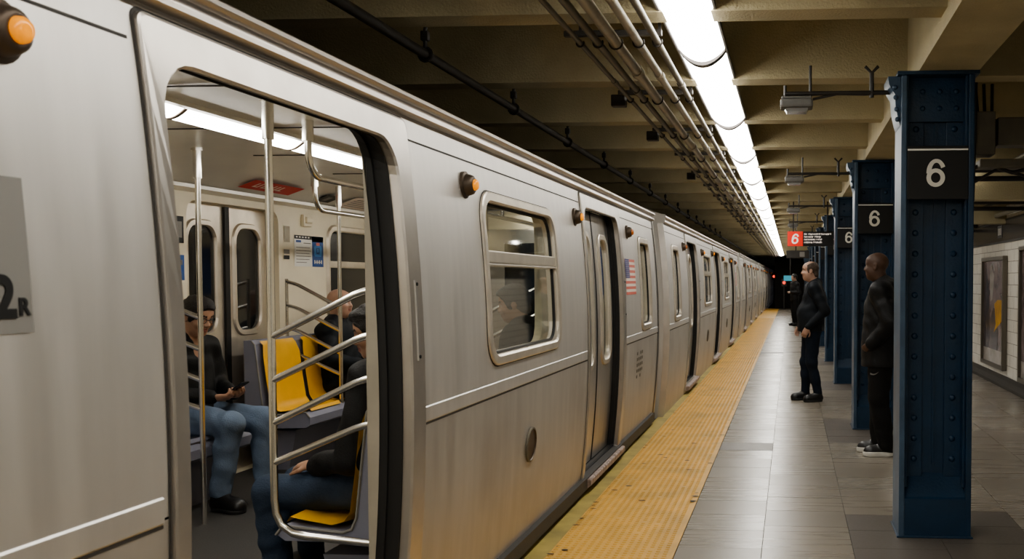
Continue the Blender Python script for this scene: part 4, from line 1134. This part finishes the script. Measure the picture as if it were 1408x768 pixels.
def person(name, label, J, skin, lip, clothes, h=.0055, group=None, girth=1., loc=(0, 0, 0), rz=0., hair=None, seed=1, far=False):
    """J: joints in the figure's own frame (x forward, y left, z up)."""
    g = girth; HR = head_rot(*J['head_rot']); hc = np.array(J['head'], float)
    hp = lambda x, y, z: hc + HR @ A3(x, y, z)
    keys = [J[q] for q in J if q not in ('head_rot', 'hand_l', 'hand_r', 'chub', 'belly', 'ground')]
    lo, hi = bounds(keys + [hp(.13, .1, .14), hp(-.13, -.1, -.13), hp(0, 0, .14)], .20); lo[2] = -.01
    f = Field(lo, hi, h)
    P, C, N = (np.array(J[q], float) for q in ('pelvis', 'chest', 'neck'))
    fw = A3(1, 0, 0)
    up_ = nrm(N - C); 
    def torso(f, e, bottom=None):
        f.cap(P, P * .45 + C * .55, .150 * g + e, .150 * g + e, k=.04, flat=fw, fl=.76)
        f.cap(P * .5 + C * .5, C, .150 * g + e, .172 + .5 * (g - 1) * .15 + e, k=.05, flat=fw, fl=.68 * (.5 + .5 * g))
        f.cap(C, C + up_ * .10, .168 + e, .14 + e, k=.05, flat=fw, fl=.62)
        f.cap(J['sho_l'], J['sho_r'], .060 + e, k=.05)
        for sd in 'lr': f.cap(N + A3(-.01, 0, .02), J['sho_' + sd], .050 + e * .6, .052 + e, k=.04)
        if J.get('belly'): f.ell(P * .5 + C * .5 + A3(.05 + J['belly'] * .04, 0, -.02), (.10 + e, .14 * g + e, .14), k=.06)
    def arm(f, sd, e, stop=1.):
        S, E, W = (np.array(J[q + sd], float) for q in ('sho_', 'elb_', 'wri_'))
        f.cap(S, E, .054 + e, .042 + e * .9, k=.03); f.cap(E, E + (W - E) * stop, .043 + e * .9, .029 + e * .75, k=.02)
    def leg(f, sd, e, stop=1.):
        H_, K, A = (np.array(J[q + sd], float) for q in ('hip_', 'kne_', 'ank_'))
        f.cap(H_, K, .086 * (.6 + .4 * g) + e, .058 + e, k=.03); f.cap(K, K + (A - K) * stop, .056 + e, .038 + e * 1.15, k=.03)
        m = K * .65 + A * .35; back = nrm(np.cross(A3(0, 1, 0), K - A)) * -.018
        f.cap(m + back * .5, m * .6 + A * .4, .045 + e, .036 + e, k=.03)
    # ---- body
    f.cap(C, C + up_ * .10, .15, .12, k=.05, flat=fw, fl=.6); torso(f, -.012)
    hcol = hp(-.022, 0, -.06)
    f.cap(N + A3(-.005, 0, -.03), hcol, .060 * (.7 + .3 * g), .055 * (.7 + .3 * g), k=.03)
    for sd in 'lr':
        arm(f, sd, 0); leg(f, sd, -.006)
        A = np.array(J['ank_' + sd], float); T = np.array(J['toe_' + sd], float)
        f.cap(A, A + A3(0, 0, -.03), .036, .036); f.cap(A + A3(0, 0, -.045), T + (A - T) * .1, .032, .026, k=.03)
    for sd, s_ in (('l', 1), ('r', -1)):
        hd = J.get('hand_' + sd)
        if hd and not far: hand(f, np.array(J['wri_' + sd], float), hd[0], hd[1], s_, *hd[2:])
        elif hd: f.cap(J['wri_' + sd], np.array(J['wri_' + sd]) + nrm(hd[0]) * .13, .032, .026, k=.02)
    # head
    f.ell(hp(-.012, 0, .032), (.098, .076, .088), HR, k=.02)
    f.ell(hp(.018, 0, -.035), (.072, .060, .080), HR, k=.035)
    f.ell(hp(.040, 0, -.075), (.042, .042, .036), HR, k=.03)
    f.ell(hp(.068, 0, -.094), (.020, .022, .017), HR, k=.025)
    f.ell(hp(.045, 0, .045), (.045, .060, .045), HR, k=.03)
    if J.get('chub'):
        for s_ in (1, -1): f.ell(hp(.035, .038 * s_, -.055), (.042, .028, .040), HR, k=.03)
        f.ell(hp(.02, 0, -.10), (.05, .048, .03), HR, k=.03)
    for s_ in (1, -1):
        f.cap(hp(.084, .012 * s_, .024), hp(.070, .048 * s_, .026), .0095, .008, k=.014)
        f.ell(hp(.097, .032 * s_, .004), (.016, .020, .012), HR, k=.012, sub=True)
        f.ell(hp(.0715, .032 * s_, .004), (.0135, .0135, .0125), HR, k=.004)
        f.ell(hp(.068, .040 * s_, -.028), (.022, .022, .020), HR, k=.022)
        f.ell(hp(-.008, .077 * s_, -.005), (.020, .0095, .032), HR, k=.008); f.ell(hp(.0, .086 * s_, -.004), (.010, .008, .018), HR, k=.006, sub=True)
    f.cap(hp(.082, 0, .018), hp(.105, 0, -.026), .0085, .0125, k=.012)
    for s_ in (1, -1): f.ell(hp(.094, .013 * s_, -.030), (.013, .0095, .009), HR, k=.008)
    f.cap(hp(.086, .0, -.047), hp(.088, 0, -.058), .010, .012, k=.015)
    for z, r in ((-.0535, .0062), (-.066, .0070)):
        for s_ in (1, -1): f.cap(hp(.0925, 0, z), hp(.080, .022 * s_, -.060), r, .004, k=.008)
    if not far:
        for s_ in (1, -1): f.cap(hp(.101, 0, -.0597), hp(.084, .023 * s_, -.0600), .0024, .002, k=.003, sub=True)
    HRt = HR.T
    def fm(c):
        q = (c - hc) @ HR; o = np.zeros(len(c))
        ay = np.abs(q[:, 1])
        o[(q[:, 0] > .074) & (ay < .024) & (q[:, 2] < -.050) & (q[:, 2] > -.0715)] = 1
        ew = np.sqrt((ay - .032) ** 2 + ((q[:, 2] - .004) * 1.5) ** 2)
        o[(q[:, 0] > .072) & (ew < .0125)] = 2; o[(q[:, 0] > .076) & (ew < .0065)] = 3
        br = (q[:, 0] > .06) & (ay > .012) & (ay < .050) & (np.abs(q[:, 2] - .0275 - .004 * (1 - np.abs(ay - .032) / .02)) < .0052); o[br] = 4
        return o
    body = f.build(name, [M[skin], M[lip], M['eye_white'], M['iris'], M['hair']], None, None if far else fm)
    tag(body, label, 'person', group); body.location = loc; body.rotation_euler = (0, 0, rz)
    body['hp'] = 0; del body['hp']
    hh = h * 1.15
    # ---- trousers
    t = clothes['trousers']
    f = Field(lo, hi, hh)
    f.cap(P, P * .7 + C * .3, .152 * g + .004, .148 * g + .004, k=.04, flat=fw, fl=.78)
    for sd in 'lr': leg(f, sd, t.get('e', .012), .97)
    f.wrinkle(t.get('w', .0035), seed + 3); 
    f.build('trousers', M[t['m']], body)
    # ---- jacket
    j = clothes['jacket']; e = j.get('e', .016)
    f = Field(lo, hi, hh); torso(f, e)
    if 'hem' in j:       # standing coat: carry the skirt of the jacket down to its hem
        z = j['hem']; f.cap(P, A3(P[0], P[1], z - .05), .158 * g + e, .160 * g + e, k=.04, flat=fw, fl=.80)
    else: f.cap(P + A3(.02, 0, .0), P * .6 + C * .4, .158 * g + e, .152 * g + e, k=.04, flat=fw, fl=.82)
    for sd in 'lr':
        arm(f, sd, e, .97)
        S, E = np.array(J['sho_' + sd], float), np.array(J['elb_' + sd], float); f.cap(S * .5 + E * .5, E, .050 + e, .050 + e, k=.03)
    # collar ring
    cr = .062 * (.7 + .3 * g) + j.get('collar', .012); nb = N + A3(.004, 0, j.get('collar_z', .03)); ax_ = nrm(hcol - N)
    uu = nrm(np.cross(ax_, A3(0, 1, 0))); vv = np.cross(ax_, uu)
    ring = [nb + uu * cr * math.cos(a) + vv * cr * math.sin(a) for a in np.linspace(0, 2 * PI, 15)]
    for a, c in zip(ring, ring[1:]): f.cap(a - ax_ * .03, c - ax_ * .03, .020, k=.015); f.cap(a, c, .016, k=.012)
    if j.get('hood'):
        hb = N + A3(-.085, 0, .0); f.ell(hb, (.070, .125, .075), k=.03); f.cap(hb + A3(.03, .10, .02), hb + A3(.10, .075, -.01), .035, .028, k=.03); f.cap(hb + A3(.03, -.10, .02), hb + A3(.10, -.075, -.01), .035, .028, k=.03)
    if j.get('hood_up'):
        f.ell(hp(-.025, 0, .012), (.128, .108, .135), HR, k=.03); f.ell(hp(.10, 0, -.01), (.09, .075, .11), HR, k=.02, sub=True)
    if j.get('vneck'):
        vn = N + A3(.10, 0, .02); f.ell(vn, (.065, .045, .15), k=.012, sub=True)
    f.wrinkle(j.get('w', .0042), seed)
    if 'hem' in j: f.half((0, 0, j['hem']), (0, 0, -1))
    jk = f.build('jacket', M[j['m']], body)
    if j.get('zip'):
        b = MB(); xx = j['zip']; b.tube(xx, .0035, 6); b.build('zipper', M[j.get('zipm', 'plate')], jk)
    if clothes.get('shirt'):
        f = Field(N - .22, N + A3(.2, .2, .14), hh); f.cap(N - up_ * .14 + A3(.03, 0, 0), N + A3(.005, 0, .0), .095, .060 + .01, k=.03, flat=fw, fl=.8)
        ring = [nb + uu * (cr - .012) * math.cos(a) + vv * (cr - .012) * math.sin(a) for a in np.linspace(0, 2 * PI, 13)]
        for a, c in zip(ring, ring[1:]): f.cap(a, c, .012, k=.01)
        f.build('shirt', M[clothes['shirt']], body)
    # ---- shoes
    for sd in 'lr':
        A = np.array(J['ank_' + sd], float); T = np.array(J['toe_' + sd], float); d = nrm(np.array([T[0] - A[0], T[1] - A[1], 0])); gz = min(T[2], A[2] - .07) - .027 if False else J.get('ground', 0.)
        hl = A3(A[0], A[1], gz) - d * .055; tp = A3(A[0], A[1], gz) + d * .195; si = np.cross(A3(0, 0, 1), d)
        f = Field(np.minimum(hl, tp) - .09, np.maximum(hl, tp) + A3(.09, .09, .22), hh)
        f.cap(hl + A3(0, 0, .055) + d * .03, A3(A[0], A[1], gz + .10), .042, .044, k=.02)
        f.cap(hl + d * .035 + A3(0, 0, .04), hl + d * .20 + A3(0, 0, .042), .040, .046, k=.03); f.cap(hl + d * .18 + A3(0, 0, .034), tp - d * .045 + A3(0, 0, .030), .048, .040, k=.03)
        f.cap(A3(A[0], A[1], gz + .09), hl + d * .17 + A3(0, 0, .055), .045, .034, k=.03)
        f.half((0, 0, gz + .022), (0, 0, -1)); sh = f.build('shoe', M['shoe'], body)
        so = .009 if clothes.get('sole') else 0
        f = Field(np.minimum(hl, tp) - .09, np.maximum(hl, tp) + A3(.09, .09, .09), hh * .8)
        f.cap(hl + d * .037 + A3(0, 0, .02), hl + d * .18 + A3(0, 0, .02), .043 + so, .049 + so, k=.03); f.cap(hl + d * .18 + A3(0, 0, .02), tp - d * .045 + A3(0, 0, .02), .050 + so, .043 + so, k=.03)
        f.half((0, 0, gz + clothes.get('sole_h', .026)), (0, 0, 1)); f.half((0, 0, gz + .001), (0, 0, -1)); f.build('sole', M[clothes.get('sole', 'sole_black')], sh)
    # ---- hair
    if hair:
        f = Field(hc - .16, hc + .17, h)
        th = hair.get('t', .012)
        f.ell(hp(-.014, 0, .034), (.098 + th, .076 + th, .088 + th), HR, k=.01)
        if hair.get('top'): f.ell(hp(.015, 0, .085), (.085, .068, .045), HR, k=.03)
        f.cap(hp(-.075, .03, -.05), hp(-.075, -.03, -.05), .034, k=.03)
        for s_ in (1, -1): f.cap(hp(.022, .068 * s_, .02), hp(.020, .068 * s_, -.02), .012, .008, k=.015)
        f.ell(hp(.140, 0, -.005), (.108, .11, .088), HR, k=.014, sub=True)
        f.ell(hp(.045, 0, -.11), (.09, .12, .085), HR, k=.012, sub=True)
        if hair.get('bald'): f.ell(hp(.055, 0, .115), (.115, .060, .085), HR, k=.015, sub=True)
        for s_ in (1, -1): f.ell(hp(-.005, .086 * s_, -.012), (.022, .020, .030), HR, k=.006, sub=True)
        f.wrinkle(hair.get('w', .003), seed + 9, 2.4)
        f.build('hair', M[hair['m']], body)
    body_hp = hp
    return body, hp

def stand(H=1.78, **kw):
    s = H / 1.78
    J = dict(pelvis=(0, 0, .96), chest=(0, 0, 1.29), neck=(-.015, 0, 1.475), head=(.03, 0, 1.655), sho_l=(-.005, .185, 1.425), sho_r=(-.005, -.185, 1.425),
             elb_l=(-.03, .255, 1.14), elb_r=(-.03, -.255, 1.14), wri_l=(.06, .25, .88), wri_r=(.06, -.25, .88), hip_l=(0, .092, .92), hip_r=(0, -.092, .92),
             kne_l=(.015, .10, .50), kne_r=(.015, -.10, .50), ank_l=(-.03, .105, .09), ank_r=(-.03, -.105, .09), toe_l=(.13, .125, .04), toe_r=(.13, -.125, .04), head_rot=(0, 0))
    J.update(kw)
    return {k: ((np.array(v, float) * s) if k not in ('head_rot', 'hand_l', 'hand_r', 'chub', 'belly', 'ground') else v) for k, v in J.items()}
def sit(**kw):
    z = .46
    J = dict(pelvis=(0, 0, z + .125), chest=(-.02, 0, z + .42), neck=(-.03, 0, z + .60), head=(.03, 0, z + .765), sho_l=(-.02, .185, z + .545), sho_r=(-.02, -.185, z + .545),
             elb_l=(.04, .25, z + .29), elb_r=(.04, -.25, z + .29), wri_l=(.27, .14, z + .21), wri_r=(.27, -.14, z + .21), hip_l=(.02, .092, z + .095), hip_r=(.02, -.092, z + .095),
             kne_l=(.46, .13, z + .065), kne_r=(.46, -.13, z + .065), ank_l=(.44, .13, .10), ank_r=(.44, -.13, .10), toe_l=(.60, .15, .04), toe_r=(.60, -.15, .04), head_rot=(0, 0))
    J.update(kw); return {k: (np.array(v, float) if k not in ('head_rot', 'hand_l', 'hand_r', 'chub', 'belly', 'ground') else v) for k, v in J.items()}

# man standing beside the nearest column, hands in jacket pockets
J = stand(1.80, pelvis=(.0, 0, .96), chest=(-.01, 0, 1.28), head=(.045, 0, 1.655), head_rot=(-.20, .02), elb_l=(-.10, .275, 1.17), elb_r=(-.10, -.275, 1.17), wri_l=(.075, .205, .985), wri_r=(.075, -.205, .985),
          hand_l=((.7, -.6, -.6), (0, -1, 0), .35, .1), hand_r=((.7, .6, -.6), (0, 1, 0), .35, .1), ank_l=(-.05, .10, .09), toe_l=(.11, .12, .04), ank_r=(.02, -.10, .09), toe_r=(.18, -.11, .04), kne_r=(.03, -.095, .50), chub=1)
zp = [(.135, 0, 1.43), (.165, 0, 1.36), (.178, 0, 1.25), (.185, 0, 1.10), (.18, 0, .95)]
m1, hp1 = person('person', 'bald man in black hooded jacket and black trousers standing between the two nearest columns', J, 'skin_brown', 'lip_brown',
       dict(jacket=dict(m='jkt_black', hem=.79, e=.038, hood=1, collar=.020, w=.0045), trousers=dict(m='pants_black', e=.030, w=.005), sole='sole_white', sole_h=.044), girth=1.16, loc=(.80, 8.79, 0), rz=PI - .14, seed=11)
tr = [c for c in m1.children if c.name.startswith('trousers')][0]
VV = np.array([tuple(v.co) for v in tr.data.vertices])
def on_side(x, z):      # outermost point of the trouser leg there
    k = VV[(np.abs(VV[:, 0] - x) < .012) & (np.abs(VV[:, 2] - z) < .012)]; return (x, k[:, 1].max() + .003, z)
up_e, lo_e = [], []
for t_ in np.linspace(0, 1, 9):
    x = .085 - .075 * t_; zc = .735 + .028 * t_ ** 2 - .012 * math.sin(PI * t_ * .8); hw = .007 * (1 - t_) ** .7 + .0008
    up_e.append(on_side(x, zc + hw)); lo_e.append(on_side(x, zc - hw))
b = MB(); b.loft([up_e, lo_e], 0, False); b.build('curved_mark', M['plate'], tr)
# man in navy jacket further along
J = stand(1.80, head_rot=(-.08, .03), pelvis=(.02, 0, .96), chest=(-.03, 0, 1.28), neck=(-.03, 0, 1.475), head=(.03, 0, 1.65), elb_l=(-.12, .27, 1.15), elb_r=(-.07, -.27, 1.15), wri_l=(.09, .245, .945), wri_r=(.13, -.22, .94),
          hand_l=((.5, -.05, -1), (-.2, -1, 0), .5, .1), hand_r=((.5, .05, -1), (-.2, 1, 0), .5, .1), kne_l=(.02, .10, .50), ank_l=(-.06, .115, .09), toe_l=(.10, .14, .04), kne_r=(.07, -.08, .50), ank_r=(.07, -.09, .09), toe_r=(.23, -.08, .04), chub=1, belly=.8)
m2, hp2 = person('person', 'balding man in dark navy jacket and jeans standing by the third column, facing the train', J, 'skin_pale', 'lip',
       dict(jacket=dict(m='jkt_navy', hem=.90, e=.020, collar=.014, w=.0055), trousers=dict(m='jeans_navy', e=.014, w=.005)), girth=1.2, loc=(.27, 12.66, 0), rz=PI + .12, hair=dict(m='hair_brown', t=.005, bald=1, w=.001), seed=23)
# two distant passengers
J = stand(1.76, head_rot=(0, .1), elb_l=(-.02, .27, 1.14), elb_r=(-.02, -.27, 1.14), wri_l=(.20, .06, 1.16), wri_r=(.20, -.06, 1.14), hand_l=((.3, -1, 0), (0, 0, -1)), hand_r=((.3, 1, 0), (0, 0, -1)))
person('person', 'distant person in black with folded hands near the yellow strip', J, 'skin_pale', 'lip', dict(jacket=dict(m='jkt_black', hem=.85), trousers=dict(m='pants_black')), h=.016, loc=(.12, 33.5, 0), rz=PI + .5, hair=dict(m='hair', t=.016), far=True, seed=31)
J = stand(1.80, hand_l=((.2, 0, -1), (0, -1, 0)), hand_r=((.2, 0, -1), (0, 1, 0)))
person('person', 'distant person in dark blue half hidden behind the balding man', J, 'skin_tan', 'lip', dict(jacket=dict(m='jeans_navy', hem=.82), trousers=dict(m='jeans_navy')), h=.016, loc=(.55, 30.0, 0), rz=PI - .3, hair=dict(m='hair', t=.014), far=True, seed=37)

# seated passengers
Z0 = TF
# left man with glasses looking at a phone
J = sit(head=(.085, 0, 1.20), neck=(.0, 0, 1.045), chest=(-.02, 0, .87), head_rot=(-.15, .32), sho_l=(.0, .185, .985), sho_r=(.0, -.185, .985), elb_l=(.02, .25, .74), elb_r=(.02, -.25, .74), wri_l=(.265, .085, .70), wri_r=(.25, -.085, .69),
        hand_l=((1, -.45, .02), (-.1, -.45, 1), .75, .1), hand_r=((1, .45, .05), (-.1, .45, 1), .75, .1), kne_l=(.47, .11, .535), kne_r=(.44, -.17, .545), ank_l=(.46, .12, .10), ank_r=(.36, -.17, .10), toe_l=(.62, .14, .04), toe_r=(.52, -.20, .04))
LM = (-3.865, 6.02, Z0); LR = -.12
m3, hp3 = person('person', 'man in glasses, black jacket and light blue jeans seated looking at his phone', J, 'skin_tan', 'lip',
       dict(jacket=dict(m='jkt_dark', e=.020, vneck=1, collar=.010, w=.006), trousers=dict(m='jeans', e=.020, w=.0055), shirt='shirt'), girth=1.06, loc=LM, rz=LR, hair=dict(m='hair', t=.010, top=1, w=.003), seed=41)
b = MB()
for s_ in (1, -1):
    L = [hp3(.098 - .012 * abs(math.cos(a)) * (1 if math.cos(a) * s_ > 0 else .3), .034 * s_ + .025 * math.cos(a), .002 + .016 * math.sin(a)) for a in np.linspace(0, 2 * PI, 17)]
    b.tube(L, .0026, 6); b.tube([hp3(.090, .058 * s_, .006), hp3(.06, .078 * s_, .008), hp3(-.005, .086 * s_, .010)], .0026, 6)
b.tube([hp3(.100, .010, .006), hp3(.104, 0, .009), hp3(.100, -.010, .006)], .0026, 6); b.build('glasses', M['black'], m3)
rot = Matrix.Rotation(LR, 4, 'Z')
b = MB(); b.bbox(-.065, .065, -.034, .034, -.005, .005, .004)
pc = Vector(LM) + rot @ Vector((.375, -.005, .752))
ph = b.build('smartphone', M['phone']); ph.location = pc; ph.rotation_euler = (0, math.radians(-32), LR)
tag(ph, 'black smartphone held by the seated man in glasses', 'phone')
b = MB(); b.box(-.058, .058, -.030, .030, .005, .0055); b.build('screen', M['screen'], ph)
# near man, seen from behind his shoulder, head bowed to the left
J = sit(head=(.045, 0, 1.27), neck=(-.02, 0, 1.12), chest=(-.03, 0, .92), head_rot=(.35, .25), sho_l=(-.01, .20, 1.06), sho_r=(-.01, -.20, 1.06), elb_l=(.03, .27, .72), elb_r=(.05, -.26, .72), wri_l=(.27, .15, .665), wri_r=(.29, -.10, .665),
        hand_l=((1, -.35, -.05), (0, -.2, -1), .45, .1), hand_r=((1, .3, -.05), (0, .2, -1), .4, .1), kne_l=(.50, .15, .53), kne_r=(.50, -.10, .53), ank_l=(.47, .14, .175), ank_r=(.45, -.12, .175), toe_l=(.63, .16, .115), toe_r=(.61, -.12, .115), ground=.08)
person('person', 'dark-haired man in black jacket and dark jeans seated right inside the open door', J, 'skin_tan', 'lip',
       dict(jacket=dict(m='jkt_black', e=.024, collar=.016, w=.0065), trousers=dict(m='jeans_dark', e=.020, w=.0055)), girth=1.08, loc=(-1.89, 4.46, Z0 - .08), rz=PI - .06, hair=dict(m='hair', t=.016, top=1, w=.005), seed=53)
# bald passenger on the yellow seats
J = sit(head_rot=(-.05, -.05), head=(.0, 0, 1.235), elb_l=(.03, .26, .76), elb_r=(.05, -.27, .78), wri_l=(.28, .06, .74), wri_r=(.29, -.08, .72), hand_l=((1, -.4, 0), (0, -.2, -1), .5, .1), hand_r=((1, .4, 0), (0, .2, -1), .5, .1), chub=1)
person('person', 'bald passenger in dark jacket seated on the yellow seats by the far wall', J, 'skin_pale', 'lip',
       dict(jacket=dict(m='jkt_navy', e=.022, collar=.014, w=.006), trousers=dict(m='pants_black', e=.016)), girth=1.15, loc=(-3.84, 8.12, Z0), rz=-.05, seed=61, h=.007)
# passenger behind the window
J = sit(head_rot=(.2, .2), wri_l=(.28, .05, .70), wri_r=(.28, -.05, .70), hand_l=((1, -.4, 0), (0, -.2, -1), .5, .1), hand_r=((1, .4, 0), (0, .2, -1), .5, .1))
person('person', 'dark-haired passenger in black seated behind the train window with back to the glass', J, 'skin_tan', 'lip',
       dict(jacket=dict(m='jkt_black', e=.024, hood=1), trousers=dict(m='jeans_dark', e=.016)), girth=1.0, loc=(-1.87, 6.62, Z0 + .04), rz=PI, hair=dict(m='hair', t=.014, top=1), seed=71, h=.009)
# ------------------------------------------------------------------ light and look
w = bpy.data.worlds.new('world'); SC.world = w; w.use_nodes = True
w.node_tree.nodes['Background'].inputs['Color'].default_value = (.75, .8, 1., 1); w.node_tree.nodes['Background'].inputs['Strength'].default_value = .03
SC.view_settings.view_transform = 'AgX'
SC.view_settings.look = 'AgX - Medium High Contrast'
SC.view_settings.exposure = 0.0
